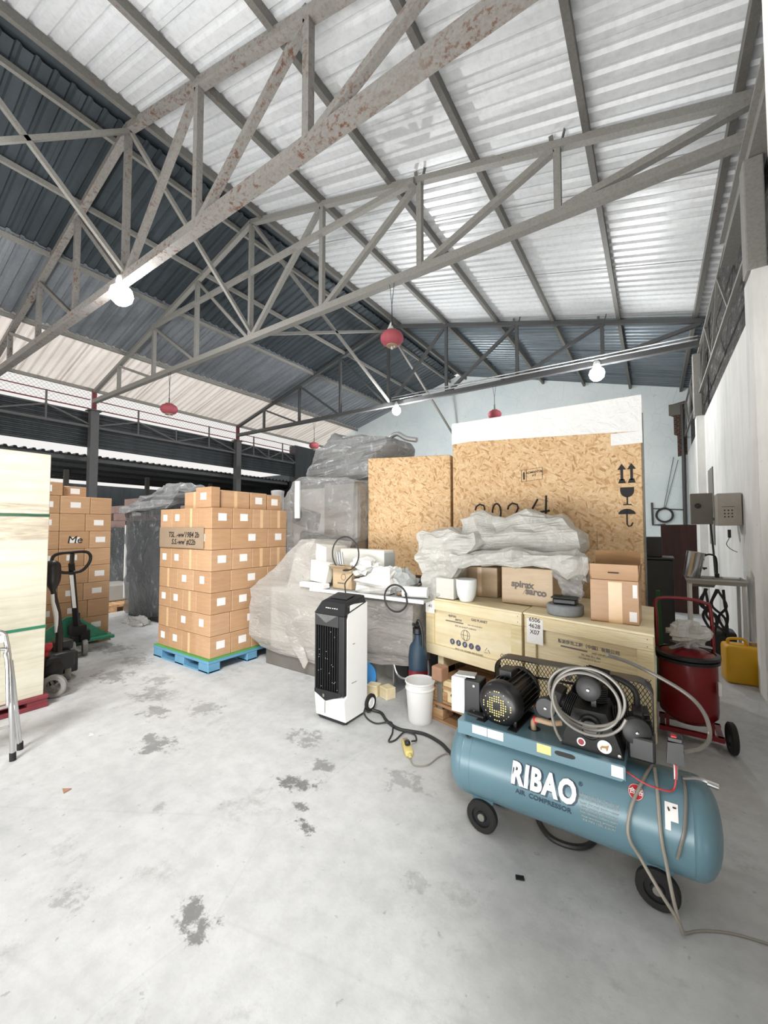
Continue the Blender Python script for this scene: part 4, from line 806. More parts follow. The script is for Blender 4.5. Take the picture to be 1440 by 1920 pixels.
cable('cable_loop', [(-1.80, 3.0, .93)]+[tuple(p) for p in arc((-1.86, 2.945, .895), .115, .4, 2*PI-.2, 16)]+[(-1.78, 2.98, .93)], .008, 'cable', 'black cable loop hanging over the white board edge', n=3)
cable('loose_cable', [(-2.41, 3.05, 1.06), (-2.42, 2.95, .99), (-2.41, 2.93, .93), (-2.39, 2.92, .85), (-2.38, 2.85, .84)], .006, 'cable', 'dark cord hanging from the open carton down behind the cooler')
cable('loose_cable', [(-1.86, 3.05, .92), (-1.80, 3.12, .95), (-1.74, 3.2, 1.0), (-1.70, 3.25, 1.05)], .008, 'cable', 'short black cord lying by the film roll')
m = MB(); m.obox((-1.86, 3.08, .915), (.10, .04, .03), .3, bev=.005); m.obox((-1.90, 3.06, .91), (.05, .03, .02), -.4, bev=.005); tag(m.build('clamp', 'lanterncap'), 'small brass-coloured clamp beside the film roll', 'clamp')
m = MB(); m.prism([(-3.04, 3.02, .97), (-2.72, 3.0, .95), (-2.70, 3.04, 1.14), (-2.97, 3.06, 1.17)], 0, (0, .08, 0)); tag(m.build('foam_slab', 'polystyrene'), 'pale foam slab leaning at the left end of the board', 'foam')
m = MB(); m.obox((-2.86, 2.99, .925), (.34, .10, .05), -.05, bev=.01); tag(m.build('rolled_sheet', 'white'), 'flat white packet at the left end of the board', 'packet')
# ================================================================== OSB CRATES
t = thing('osb_crate', 'tall OSB crate with white film top edge and black handling marks', 'crate', (-.91, 3.9, 0))
m = MB(); m.box(-.84, .84, 0, 1.1, 0, 2.59, .006, 1); m.build('board_walls', 'osb', t)
m = MB(); m.box(-.846, .846, -.005, .15, 2.30, 2.60); m.box(.62, .847, -.0055, .15, 2.20, 2.301)
for v in m.bm.verts:
    if v.co.z < 2.31 and v.co.x < .6: v.co.z = 2.40-.0+(v.co.x+.846)*.0
m.build('film_strip', 'film_strip', t)
m = MB(); m.prism([(-.846, -.006, 2.38), (.64, -.006, 2.445), (.64, -.006, 2.31), (.846, -.006, 2.33), (.847, -.006, 2.60), (-.846, -.006, 2.60)], 0, (0, .003, 0)); m.build('film_skirt', 'film_strip', t)
MB().box(.842, .855, .0, .03, 0, 2.45).build('corner_batten', 'steel_dark', t)
def ink(poly, y=-.0015, th=.0016): return MB().prism([(x, y, z) for x, z in poly], 0, (0, th, 0))
# two up arrows
for x in (.695, .765):
    m = ink([(x-.010, 1.90), (x+.010, 1.90), (x+.010, 1.99), (x+.032, 1.99), (x, 2.04), (x-.032, 1.99), (x-.010, 1.99)]); m.prism([(x-.028, -.0015, 1.875), (x+.028, -.0015, 1.875), (x+.018, -.0015, 1.91), (x-.018, -.0015, 1.91)], 0, (0, .0016, 0)); m.build('up_arrow_mark', 'ink', t)
m = ink([(.68, 1.84)]+[(.73+.05*math.cos(a), 1.81+.055*math.sin(a)) for a in [PI*(1+i/8) for i in range(9)]]+[(.78, 1.84)]); m.prism([(.724, -.0015, 1.70), (.736, -.0015, 1.70), (.736, -.0015, 1.76), (.724, -.0015, 1.76)], 0, (0, .0016, 0)); m.prism([(.70, -.0015, 1.69), (.76, -.0015, 1.69), (.76, -.0015, 1.70), (.70, -.0015, 1.70)], 0, (0, .0016, 0)); m.build('glass_mark', 'ink', t)
m = ink([(.725+.062*math.cos(PI*i/10), 1.615+.045*math.sin(PI*i/10)) for i in range(11)]); m.tube([(.725, -.002, 1.66), (.725, -.002, 1.53), (.735, -.002, 1.515), (.755, -.002, 1.52), (.765, -.002, 1.545)], .0055, 6); m.build('umbrella_mark', 'ink', t)
# small stamped frame
m = MB()
for a, b in (((-.13, 2.05), (.06, 2.065)), ((-.13, 1.94), (.06, 1.955)), ((-.13, 1.94), (-.13, 2.05)), ((.06, 1.955), (.06, 2.065)), ((-.085, 1.943), (-.085, 2.053))): m.bar((a[0], -.001, a[1]), (b[0], -.001, b[1]), .004, .002)
m.bar((-.107, -.001, 1.96), (-.107, -.001, 2.03), .014, .002); m.build('stamp_frame', 'ink', t)
text(t, 'ADMANTA\nHT', .030, frame((-.015, -.0016, 2.01), (1, 0, .08), (0, 0, 1)), 'ink', 'stamp_text', .0005)
# large painted digits, their lower part hidden by the sheeting
MB().tube([(-.375+.042*math.sin(a), -.002, 1.655+.085*math.cos(a)) for a in [2*PI*i/20 for i in range(20)]], .0085, 6, True).build('painted_digit', 'ink', t)
for i, cx in enumerate((-.54, -.21)):
    MB().tube([Vector((cx-.055, -.002, 1.68)), Vector((cx-.045, -.002, 1.715)), Vector((cx-.01, -.002, 1.74)), Vector((cx+.035, -.002, 1.725)), Vector((cx+.045, -.002, 1.69)), Vector((cx+.02, -.002, 1.64)), Vector((cx-.05, -.002, 1.56)), Vector((cx+.06, -.002, 1.56))], .0085, 6).build('painted_digit', 'ink', t)
m = MB(); m.tube([(.015, -.002, 1.77), (-.04, -.002, 1.67), (-.05, -.002, 1.64), (.085, -.002, 1.655), (.12, -.002, 1.66)], .009, 6); m.tube([(.09, -.002, 1.80), (.085, -.002, 1.655), (.08, -.002, 1.57)], .009, 6); m.build('painted_digit', 'ink', t)
m = MB()
for a, b in (((.22, 1.46), (.36, 1.46)), ((.36, 1.46), (.50, 1.47)), ((.36, 1.46), (.36, 1.2)), ((.50, 1.47), (.50, 1.2)), ((.27, 1.32), (.50, 1.32))): m.bar((a[0], -.001, a[1]), (b[0], -.001, b[1]), .004, .002)
m.build('pencil_frame', 'inkb', t)
t = thing('osb_crate', 'plain OSB crate at left, shorter and without markings, above the cluttered board', 'crate', (-2.285, 3.86, 0), .13)
m = MB(); m.box(-.50, .50, 0, .8, .98, 2.30, .006, 1)
for v in m.bm.verts:
    if v.co.z > 2: v.co.z += .035*(-v.co.x)
m.build('board_walls', 'osb', t)
m = MB(); m.box(-.42, .42, .1, .7, .9, .979); m.build('skid', 'pine_b', t)
m = MB(); m.box(-2.7, -1.85, 3.92, 4.6, 0, .90, .01); tag(m.build('support_cabinet', 'darkmach'), 'dark cabinet carrying the plain OSB crate behind the board', 'cabinet')
# ================================================================== PINE CRATES
RZ = -.228
def pinecrate(lab, c, W, D, z0, z1, wrapped, rz=RZ):
    t = thing('plywood_crate', lab, 'crate', (c[0], c[1], z0), rz); H = z1-z0; mt = 'pine_film' if wrapped else 'pine'
    k = math.tan(-rz)*1.02
    MB().prism([(0, .012, 0), (W, .012, 0), (W-D*k, D, 0), (-D*k, D, 0)], 0, (0, 0, H)).build('panel', mt, t)
    bt = 'pine_film' if wrapped else 'pine_v'
    MB().box(0, W, -.012, .011, H-.085, H, .003, 1).build('batten', mt, t); MB().box(0, W, -.012, .011, 0, .085, .003, 1).build('batten', mt, t)
    MB().box(0, .085, -.0118, .0108, .086, H-.086, .003, 1).build('batten', bt, t); MB().box(W-.085, W, -.0118, .0108, .086, H-.086, .003, 1).build('batten', bt, t)
    MB().prism([(-.004, -.016, H+.001), (W+.004, -.016, H+.001), (W+.004-D*k, D, H+.001), (-.004-D*k, D, H+.001)], 0, (0, 0, .013)).build('lid', 'pine', t)
    m = MB()
    for x in (.03, W-.03):
        for z in (.02, .06, H-.06, H-.02): m.cyl((x, -.013, z), (x, -.0115, z), .003, 6)
    m.build('nail', 'ink', t)
    return t, H
t, H = pinecrate('clean pale plywood crate with printed blue icons, left of the pair', (-1.673, 3.159), .90, .70, .42, .885, False)
F = lambda x, z: frame((x, .0112, z), (1, 0, 0), (0, 0, 1))
text(t, 'spirax', .030, F(.27, H-.115), 'inkb', 'printed_text', .0008, squash=1.1); text(t, 'sarco', .030, F(.33, H-.137), 'inkb', 'printed_text', .0008, shear=.2); text(t, 'GAS PLANET', .026, F(.53, H-.115), 'inkb', 'printed_text', .0008)
MB().box(.20, .38, .0105, .0113, H-.165, H-.156).build('printed_bar', 'inkb', t)
text(t, 'water wall oil tools direct', .013, F(.49, H-.161), 'inkb', 'printed_text', .0); text(t, 'FIRST IN QUALITY & SERVICE', .016, F(.40, H-.190), 'inkb', 'printed_text', .0)
m = MB()
for a in (0, PI/3, 2*PI/3): m.tube([(.40+.042*math.cos(q)*math.cos(a), .010, H-.25+.042*math.sin(q)) if a else (.40+.042*math.cos(q), .010, H-.25+.042*math.sin(q)) for q in [2*PI*i/20 for i in range(20)]], .0018, 4, True)
m.bar((.358, .0105, H-.25), (.442, .0105, H-.25), .003, .002); m.build('globe_mark', 'inkb', t)
for i in range(5):
    x = .27+i*.062; m = MB(); m.lathe([(0, 0), (.024, 0), (.024, .001), (0, .001)], (x, .0105, H-.325), (0, -1, 0), seg=18); o = m.build('round_icon', 'inkblue', t)
    m = MB(); m.bar((x-.008, .0090, H-.325-.01*(i % 2)), (x+.01, .0090, H-.318), .006, .001); m.bar((x, .0090, H-.335), (x+.002*i, .0090, H-.312), .005, .001); m.build('icon_glyph', 'pine', o)
m = MB(); c_ = [(.60, H-.305), (.575, H-.345), (.625, H-.345)]
for a, b in ((0, 1), (1, 2), (2, 0)): m.bar((c_[a][0], .0105, c_[a][1]), ((c_[a][0]*.35+c_[b][0]*.65), .0105, (c_[a][1]*.35+c_[b][1]*.65)), .006, .001)
m.build('recycling_mark', 'inkb', t); text(t, 'SINCE 1910 / RELIABLE AND RUGGED', .016, F(.43, H-.375), 'inkb', 'printed_text', 0)
m = MB(); m.box(-.001, .10, -.0135, -.0125, H-.12, H-.005); o = m.build('paper_note', 'label', t); text(o, '-41', .04, frame((.05, -.0145, H-.06), (1, 0, 0), (0, 0, 1)), 'ink', 'handwriting', 0)
m = MB(); m.box(.10, .16, .03, .8, -.11, -.001); m.box(.74, .80, .03, .8, -.11, -.001); m.build('skid', 'pine', t)
t, H = pinecrate('film-wrapped plywood crate with Chinese print, right of the pair behind the compressor', (-.775, 2.945), .79, .90, .30, .89, True, -.27)
F = lambda x, z: frame((x, .0112, z), (1, 0, 0), (0, 0, 1))
text(t, '斯派莎克工程（中国）有限公司', .027, F(.42, H-.14), 'inkb', 'printed_text', .0006); MB().box(.25, .42, .0105, .0113, H-.175, H-.165).build('printed_bar', 'inkb', t)
text(t, 'water wall oil tools', .014, F(.50, H-.172), 'inkb', 'printed_text', 0); text(t, 'TEL: 0086 0511 PRD', .014, F(.44, H-.197), 'inkb', 'printed_text', 0); text(t, 'FAX: 0086 0511 8 TEL.CO', .012, F(.43, H-.218), 'inkb', 'printed_text', 0)
for i in range(4): MB().lathe([(0, 0), (.022, 0), (.022, .001), (0, .001)], (.30+i*.065+(.08 if i > 2 else 0), .0105, H-.36), (0, -1, 0), seg=16).build('round_icon', 'inkb', t)
m = MB(); m.box(.02, .14, -.0135, -.0125, H-.19, H-.02); o = m.build('paper_note', 'label', t)
text(o, '6506\n4628\nX07', .042, frame((.08, -.0145, H-.07), (1, 0, 0), (0, 0, 1)), 'ink', 'handwriting', 0)
pallet('wooden_pallet', 'upper brown wooden pallet on the stack under the plywood crates', -1.45, -.45, 2.80, 3.7, .13, 'pine_b', planks=True, z=.145, rz=-.2, group='pallets under the crates')
pallet('wooden_pallet', 'bottom brown wooden pallet resting on the floor under the plywood crates', -1.47, -.45, 2.78, 3.7, .14, 'pine_b', planks=True, z=0.0, rz=-.22, group='pallets under the crates')
m = MB(); m.obox((-1.30, 2.90, .235), (.35, .05, .16), -.2, bev=.004); o = tag(m.build('wood_plank', 'pine_v'), 'pale plank with dark knot on edge against the pallets beside the bucket', 'plank')
m = MB(); m.lathe([(0, 0), (.012, 0), (.012, .001), (0, .001)], (-1.31, 2.876, .22), (-.2, -1, 0), seg=12); m.build('knot', 'darkwood', o)
m = MB(); m.obox((-1.42, 2.90, .365), (.10, .10, .11), -.2, bev=.012); tag(m.build('wood_offcut', 'brown'), 'reddish wood offcut wedged under the left plywood crate', 'block')
m = MB(); m.obox((-1.415, 2.885, .22), (.05, .012, .30), -.2, bev=.002); tag(m.build('bubble_wrap_strip', 'hubgrey'), 'grey speckled strip standing between bucket and pallets', 'strip')
# white bucket
t = thing('plastic_bucket', 'open white plastic bucket beside the pallets', 'bucket', (-1.545, 2.80, 0))
MB().lathe([(.02, .004), (.088, 0), (.092, .01), (.108, .25), (.115, .255), (.115, .262), (.108, .268), (.112, .30), (.118, .305), (.116, .315), (.108, .312), (.104, .30), (.088, .02), (.02, .015)], seg=36, cap=False).build('shell', 'whiteplastic', t, True)
# ---- things on the crates
lumpy('plastic_sheeting', 'big crumpled translucent white sheeting over boxes on the crates, before the marked OSB crate', 'plastic sheet', [rr(-1.50, -.52, 3.29, 3.8, 1.20), rr(-1.48, -.44, 3.28, 3.8, 1.34, 0, 0, (0, -.02, 0, 0)), rr(-1.40, -.47, 3.3, 3.75, 1.46), rr(-1.44, -.60, 3.35, 3.7, 1.57), rr(-1.34, -.78, 3.4, 3.65, 1.63)], 'film_white', 5, .045, 3.2, 3)
lumpy('plastic_sheeting', 'white sheeting hanging down at the left side of the crate clutter', 'plastic sheet', [rr(-1.72, -1.52, 3.13, 3.5, .905), rr(-1.74, -1.42, 3.12, 3.5, 1.06), rr(-1.78, -1.32, 3.13, 3.5, 1.25), rr(-1.78, -1.20, 3.15, 3.5, 1.42, 0, 0, (.02, -.05, -.05, 0)), rr(-1.6, -1.25, 3.2, 3.5, 1.50, 0, 0, (0, -.05, 0, 0))], 'film_white', 5, .035, 4, 7)
lumpy('plastic_sheeting', 'rolled fold of clear sheeting lying across the printed tan carton', 'plastic sheet', [[(-1.44, 3.12, 1.18), (-1.42, 3.10, 1.28), (-1.38, 3.25, 1.32), (-1.42, 3.28, 1.2)], [(-1.1, 3.08, 1.20), (-1.1, 3.08, 1.29), (-1.1, 3.24, 1.32), (-1.1, 3.26, 1.21)], [(-.75, 3.08, 1.21), (-.75, 3.08, 1.30), (-.75, 3.2, 1.33), (-.75, 3.24, 1.22)], [(-.44, 3.04, 1.14), (-.46, 3.04, 1.32), (-.46, 3.16, 1.34), (-.44, 3.2, 1.16)], [(-.38, 3.04, 1.12), (-.38, 3.04, 1.30), (-.38, 3.14, 1.31), (-.38, 3.16, 1.14)]], 'film_white', 4, .035, 5, 2)
lumpy('plastic_sheeting', 'clear film flap drooping in front between the tan carton and the right box', 'plastic sheet', [[(-.62, 3.06, 1.20), (-.40, 3.05, 1.20), (-.40, 3.12, 1.20), (-.62, 3.12, 1.20)], [(-.56, 3.04, 1.08), (-.41, 3.03, 1.10), (-.41, 3.09, 1.10), (-.56, 3.09, 1.08)], [(-.52, 3.04, .99), (-.42, 3.03, 1.0), (-.42, 3.07, 1.0), (-.52, 3.07, .99)]], 'film_clear', 4, .02, 8, 2)
t = thing('printed_carton', 'tan carton printed with grey company lettering under the sheeting', 'box', (-.83, 3.20, .905), -.12)
MB().box(-.20, .20, 0, .26, 0, .285, .004, 1).build('carton_body', 'card_pale', t)
text(t, 'spirax', .072, frame((-.03, -.0012, .155), (1, 0, -.05), (0, 0, 1)), 'inkb', 'printed_text', .003); text(t, 'sarco', .072, frame((.075, -.0012, .105), (1, 0, -.05), (0, 0, 1)), 'inkb', 'printed_text', .003)
m = MB(); m.bar((-.025, -.0008, .085), (.035, -.0008, .175), .008, .0015); m.build('printed_slash', 'inkb', t)
carton(-1.44, -1.12, 3.40, 3.7, .90, 1.16, 'plain tan carton half hidden behind the sheeting and porcelain bowl', 'cartons on the crates', '-y', False, True, MT['card_pale'])
carton(-1.10, -.62, 3.50, 3.8, .90, 1.28, 'tan carton buried under the big sheeting on the crates', 'cartons on the crates', '-y', False, False, MT['card_pale'])
t = thing('open_carton', 'open brown carton with raised flaps at the right end of the crates', 'box', (-.215, 3.02, .905), -.04)
a, b, h, g = .132, .11, .265, .005; m = MB()
m.box(-a, a, -b, -b+g, 0, h); m.box(-a, a, b-g, b, 0, h); m.box(-a, -a+g, -b+g, b-g, 0, h); m.box(a-g, a, -b+g, b-g, 0, h); m.box(-a, a, -b, b, 0, g); m.build('carton_body', MT['card'][0], t)
MB().obox((0, b+.0, h+.09), (a*2, .004, .17), rx=-.12).build('flap', 'card_in', t); MB().obox((0, -b+.005, h+.05), (a*2, .004, .105), rx=.18).build('flap', MT['card'][0], t)
MB().obox((-a-.003, 0, h+.05), (.004, b*1.9, .1), ry=-.1).build('flap', 'card_in', t); MB().obox((a+.003, 0, h+.05), (.004, b*1.9, .1), ry=.1).build('flap', 'card_in', t)
MB().box(-.03, .045, -b-.001, -b, .0, h-.01).build('packing_tape', 'tape', t); MB().box(a-.05, a-.01, -b-.0012, -b, .02, .08).build('white_sticker', 'label', t); MB().box(a-.03, a-.006, -b-.0012, -b, h-.1, h-.02).build('white_sticker', 'label', t)
MB().box(-.03, .03, -b-.004, -b-.002, h+.045, h+.052).build('dark_mark', 'ink', t)
t = thing('porcelain_bowl', 'white square-shouldered porcelain bowl on the left plywood crate', 'bowl', (-1.29, 3.13, .901))
MB().lathe([(.03, 0), (.05, 0), (.075, .05), (.085, .12), (.085, .18), (.079, .18), (.078, .12), (.065, .05), (.03, .015)], seg=28, cap=False).build('body', 'ceramic', t, True)
m = MB(); m.obox((-1.47, 3.18, .99), (.17, .14, .17), -.1, bev=.006); tag(m.build('foam_block', 'polystyrene'), 'cream foam block beside the porcelain bowl', 'block')
t = thing('abrasive_disc', 'thick grey round pad at the front edge of the wrapped crate', 'disc', (-.525, 3.03, .905))
MB().lathe([(.02, 0), (.112, 0), (.118, .012), (.118, .062), (.110, .07), (.02, .07)], seg=40).build('pad', 'plasticgrey', t, True)
m = MB(); m.box(-.075, .075, -.05, .05, 0, .04, .01); m.box(-.085, .085, -.06, .06, .04, .05, .004, 1); o = m.build('black_tray', 'blackplastic'); o.location = (-.52, 3.02, .977); tag(o, 'small black plastic tray on top of the grey round pad', 'tray')
# ================================================================== AIR COOLER
t = thing('air_cooler', 'white upright portable air cooler with black louvred front standing mid floor', 'air cooler', (-2.11, 2.5, 0))
x0, x1, y0, y1 = -2.255, -1.955, 2.37, 2.66
prof = [(y0+.02, .035), (y0-.0, .20), (y0+.035, .22), (y0+.035, .80), (y0+.085, .90), (y0+.13, .905), (y1, .90), (y1+.0, .12), (y1-.05, .035)]
m = MB()
for xs, d in ((x1-.012, .012), (x0, .012)): m.prism([(xs, y, z) for y, z in prof], 0, (d, 0, 0))
m.build('side_panel', 'white', t, world=True)
m = MB(); m.prism([(x0+.012, y, z) for y, z in [(y0+.02, .035), (y0, .20), (y0+.03, .22), (y0+.05, .22), (y0+.05, .035)]], 0, (x1-x0-.024, 0, 0)); m.build('water_tank_front', 'white', t, world=True)
m = MB(); m.box(x0+.012, x1-.012, y0+.05, y1-.001, .036, .899); m.build('inner_body', 'blackplastic', t, world=True)
m = MB(); m.prism([(x0, y0-.004, .215), (x0+.115, y0-.004, .165), (x1-.03, y0-.004, .225), (x1-.03, y0-.004, .25), (x0, y0-.004, .24)], 0, (0, .05, 0)); m.build('front_trim', 'blackplastic', t, world=True)
m = MB(); m.box(x1-.06, x1-.005, y0-.002, y0+.05, .225, .83, .006, 1); m.box(x0, x0+.014, y0-.0, y0+.05, .24, .83); m.build('front_frame', 'blackplastic', t, world=True)
for i in range(9):
    x = x0+.028+i*.0245; m = MB(); m.bar((x, y0+.022, .24), (x, y0+.022, .735), .006, .030, (0, 1, 0)); m.build('louvre', 'blackplastic', t, world=True)
m = MB(); m.box(x0, x1-.06, y0-.006, y0+.05, .735, .83, .005, 1); m.build('hood', 'disc', t, world=True)
m = MB(); m.prism([(x0+.01, y0-.0075, .825), (x1-.07, y0-.0075, .825), (x0+.12, y0-.0075, .762)], 0, (0, .002, 0)); m.build('hood_chevron', 'steel_grey', t, world=True)
m = MB(); m.loft([[(x0-.002, y0-.006, .83), (x1+.002, y0-.006, .83), (x1+.002, y1-.02, .90), (x0-.002, y1-.02, .90)], [(x0+.03, y0+.045, .915), (x1-.03, y0+.045, .915), (x1-.01, y1-.03, .955), (x0+.01, y1-.03, .955)], [(x0+.05, y0+.08, .93), (x1-.05, y0+.08, .93), (x1-.04, y1-.05, .962), (x0+.04, y1-.05, .962)]]); m.build('top_cover', 'blackplastic', t, world=True)
m = MB(); m.prism([(x0+.06, y0+.10, .938), (x1-.06, y0+.10, .938), (x1-.06, y1-.08, .962), (x0+.06, y1-.08, .962)], 0, (0, 0, .003)); m.build('display', 'disc', t, world=True)
m = MB()
for i, w_ in enumerate((.012, .02, .008, .008, .016, .01)): m.obox((x0+.10+i*.022, y0+.02, .874+.0), (w_, .003, .006), rx=-.9)
m.build('control_marks', 'label', t, world=True)
m = MB(); m.box(x1+.0005, x1+.002, y0+.10, y0+.13, .60, .604); m.box(x1+.0005, x1+.002, y0+.09, y0+.15, .305, .309); m.build('side_mark', 'hubgrey', t, world=True)
m = MB(); m.box(x0+.11, x0+.113, y0-.006, y0+.0, .07, .16); m.obox((x0+.10, y0-.008, .205), (.016, .004, .022)); m.build('tank_level_strip', 'hubgrey', t, world=True)
m = MB(); m.box(x0+.02, x1-.02, y0+.02, y1-.04, .014, .036, .006, 1); m.build('base', 'blackplastic', t, world=True)
wheel(t, (x1+.012, y1+.03, .085), (1, 0, 0), .068, .026, 'rubber', 'white', name='rear_wheel'); wheel(t, (x0-.012, y1+.03, .085), (1, 0, 0), .068, .026, 'rubber', 'white', name='rear_wheel')
MB().bar((x0, y1+.03, .085), (x1, y1+.03, .085), .02).bar((x1-.03, y1-.04, .04), (x1-.02, y1+.03, .085), .03).build('axle', 'blackplastic', t, world=True)
for x in (x0+.04, x1-.03): wheel(t, (x, y0+.06, .018), (.8, .5, 0), .018, .018, 'rubber', 'hubgrey', name='caster')
m = MB()
for i in range(18): m.lathe([(0, 0), (.0022, 0), (.0022, .001), (0, .001)], (x0+.03+random.random()*.2, y0+.006, .25+random.random()**1.6*.45), (0, -1, 0), seg=6)
m.build('dust_specks', 'label', t, world=True)
# cables on the floor
cable('power_cable', [(-2.02, 2.68, .10), (-1.95, 2.70, .03), (-1.86, 2.72, .012), (-1.74, 2.63, .012), (-1.60, 2.58, .012), (-1.42, 2.62, .012), (-1.27, 2.58, .012), (-1.18, 2.52, .012), (-1.10, 2.46, .012)], .012, 'cable', 'thick black cable running over the floor from the cooler toward the compressor')
cable('power_cable', [(-2.0, 2.66, .11), (-1.93, 2.60, .02), (-1.80, 2.56, .008), (-1.70, 2.62, .02), (-1.62, 2.52, .008), (-1.575, 2.40, .008), (-1.545, 2.44, .008), (-1.53, 2.54, .025), (-1.46, 2.56, .02), (-1.41, 2.50, .02), (-1.40, 2.42, .05)], .006, 'cable', 'thin black cord twisting over the thick cable to the yellow socket')
t = thing('extension_socket', 'yellow extension socket block lying on the floor', 'socket', (-1.405, 2.37, 0), -.85)
MB().box(-.10, .07, -.028, .028, .002, .045, .014, 2).build('housing', 'yellowlight', t, True)
m = MB(); m.box(-.02, .02, -.018, .018, .045, .075, .008, 1); m.build('black_plug', 'blackplastic', t, True)
MB().box(-.09, -.03, -.016, .016, .0452, .047).build('socket_face', 'lanterncap', t)
MB().lathe([(.010, 0), (.014, .02), (.008, .04)], (.065, 0, .022), (1, 0, 0), seg=12).build('cable_gland', 'yellowlight', t, True)
cable('power_cable', [(-1.34, 2.295, .02), (-1.29, 2.255, .006), (-1.22, 2.30, .006), (-1.20, 2.42, .006), (-1.17, 2.49, .006), (-1.12, 2.47, .006), (-1.06, 2.36, .006), (-1.02, 2.28, .006), (-.97, 2.27, .006)], .0045, 'greycable', 'pale grey cord leading from the yellow socket toward the compressor')
cable('rubber_hose', [(-.56, 2.30, .02), (-.52, 2.18, .014), (-.45, 2.10, .014), (-.37, 2.09, .014), (-.30, 2.13, .014), (-.26, 2.22, .014), (-.25, 2.35, .014)], .013, 'cable', 'black hose looping on the floor under the compressor tank')
# ================================================================== COMPRESSOR
K = thing('air_compressor', 'blue-grey wheeled air compressor with black pump, in the right foreground', 'air compressor', (-.36, 2.08, 0))
CY, CZ, R0 = 2.08, .305, .183
xa, xb = -.92, .195
pr_ = []
for i in range(9):
    a = PI/2*i/8; pr_.append((R0*math.sin(a)**.8 if i else .001, .085*(1-math.cos(a))))
L_ = xb-xa; prof = pr_+[(R0, .095), (R0+.0015, .097), (R0, .10), (R0, L_-.10), (R0+.0015, L_-.097), (R0, L_-.095)]+[(r, L_-h) for r, h in reversed(pr_)]
MB().lathe(prof, (xa, CY, CZ), (1, 0, 0), 64).build('tank', 'tank', K, True, world=True)
def onT(x, zf, off=.0015):   # point on tank skin: zf = angle above horizontal on the camera side
    return Vector((x, CY-(R0+off)*math.cos(zf), CZ+(R0+off)*math.sin(zf)))
def tankbend(x0, a0, tilt=0., off=.002):
    def f(c):
        X = c.x*math.cos(tilt)-c.y*math.sin(tilt); Y = c.x*math.sin(tilt)+c.y*math.cos(tilt)
        return onT(x0+X, a0+Y/R0, off+c.z*.5)
    return f
# lettering on the tank
text(K, 'RIBAO', .118, None, 'navy', 'brand_shadow', .0095, tankbend(-.430, .33, -.02, .0015), squash=.74, world=True, space=1.12)
text(K, 'RIBAO', .118, None, 'white', 'brand_lettering', .0055, tankbend(-.436, .345, -.02, .0055), squash=.74, world=True, space=1.12)
text(K, 'AIR  COMPRESSOR', .028, None, 'navy', 'small_lettering', .0005, tankbend(-.435, -.03, -.02), world=True)
text(K, '\u00ae', .022, None, 'navy', 'small_lettering', 0, tankbend(-.285, .58, 0), world=True)
for i in range(7): text(K, ('safety rules for the use of', 'this machine read carefully', 'keep dry and drain water', 'daily check oil level and', 'belt tension before start', 'max working pressure', '0.8 MPa 135L 2.2kW')[i], .014, None, 'foamgrey', 'small_lettering', 0, tankbend(-.215, .40-i*.085, 0), world=True)
def patch(x0, x1, a0, a1, name, mat, off=.0015, n=6, parent=K):
    m = MB(); g = [[m.bm.verts.new(onT(x0+(x1-x0)*j/2, a0+(a1-a0)*i/n, off)) for j in range(3)] for i in range(n+1)]
    for i in range(n):
        for j in range(2): m.bm.faces.new((g[i][j], g[i][j+1], g[i+1][j+1], g[i+1][j]))
    return m.build(name, mat, parent, True, world=True)
m = MB(); n = 28; ce = m.bm.verts.new(onT(-.085, .78, .002)); rg = [m.bm.verts.new(onT(-.085+.027*math.cos(2*PI*i/n), .78+.030/R0*math.sin(2*PI*i/n), .002)) for i in range(n)]
for i in range(n): m.bm.faces.new((ce, rg[i], rg[(i+1) % n]))
m.build('red_seal_sticker', 'red', K, world=True)
m = MB(); m.tube([onT(-.085+.025*math.cos(2*PI*i/n), .78+.028/R0*math.sin(2*PI*i/n), .0025) for i in range(n)], .0008, 5, True); m.build('seal_ring', 'label', K, world=True)
text(K, '合格', .024, None, 'label', 'seal_lettering', .0004, tankbend(-.085, .78, 0, .003), world=True)
patch(.010, .052, .45, .78, 'paper_sticker', 'label'); patch(.010, .028, .28, .46, 'paper_sticker', 'label')
m = MB(); m.tube([onT(.02, .68, .003), onT(.024, .62, .003)], .003, 5); m.tube([onT(.035, .70, .003), onT(.046, .70, .003)], .0025, 5); m.build('sticker_print', 'ink', K, world=True)
# weld seam
MB().tube([onT(-.78, -1.2+.1*i, .0) for i in range(27)], .0015, 5).build('weld_seam', 'tank', K, True, world=True)
# platform
PZ = .535; fy = 1.925; px0, px1 = -.845, -.118
m = MB(); m.box(px0, px1, fy, 2.26, PZ-.004, PZ, .0015, 1); m.box(px0, px1, 2.256, 2.26, PZ-.065, PZ-.004)
m.prism([(px0, fy, PZ-.065), (px1-.015, fy, PZ-.065), (px1, fy, PZ-.05), (px1, fy, PZ-.004), (px0, fy, PZ-.004)], 0, (0, .003, 0)); m.box(px0, px0+.003, fy+.003, 2.256, PZ-.07, PZ-.004); m.box(px1-.003, px1, fy+.003, 2.256, PZ-.06, PZ-.004)
m.build('mounting_platform', 'tank', K, world=True)
m = MB(); m.prism([(-.345+.020*math.cos(a)*1.0+(.022 if math.cos(a) > 0 else -.022), fy-.0012, PZ-.024+.010*math.sin(a)) for a in [2*PI*i/24 for i in range(24)]], 0, (0, .001, 0)); m.build('platform_slot', 'ink', K, world=True)
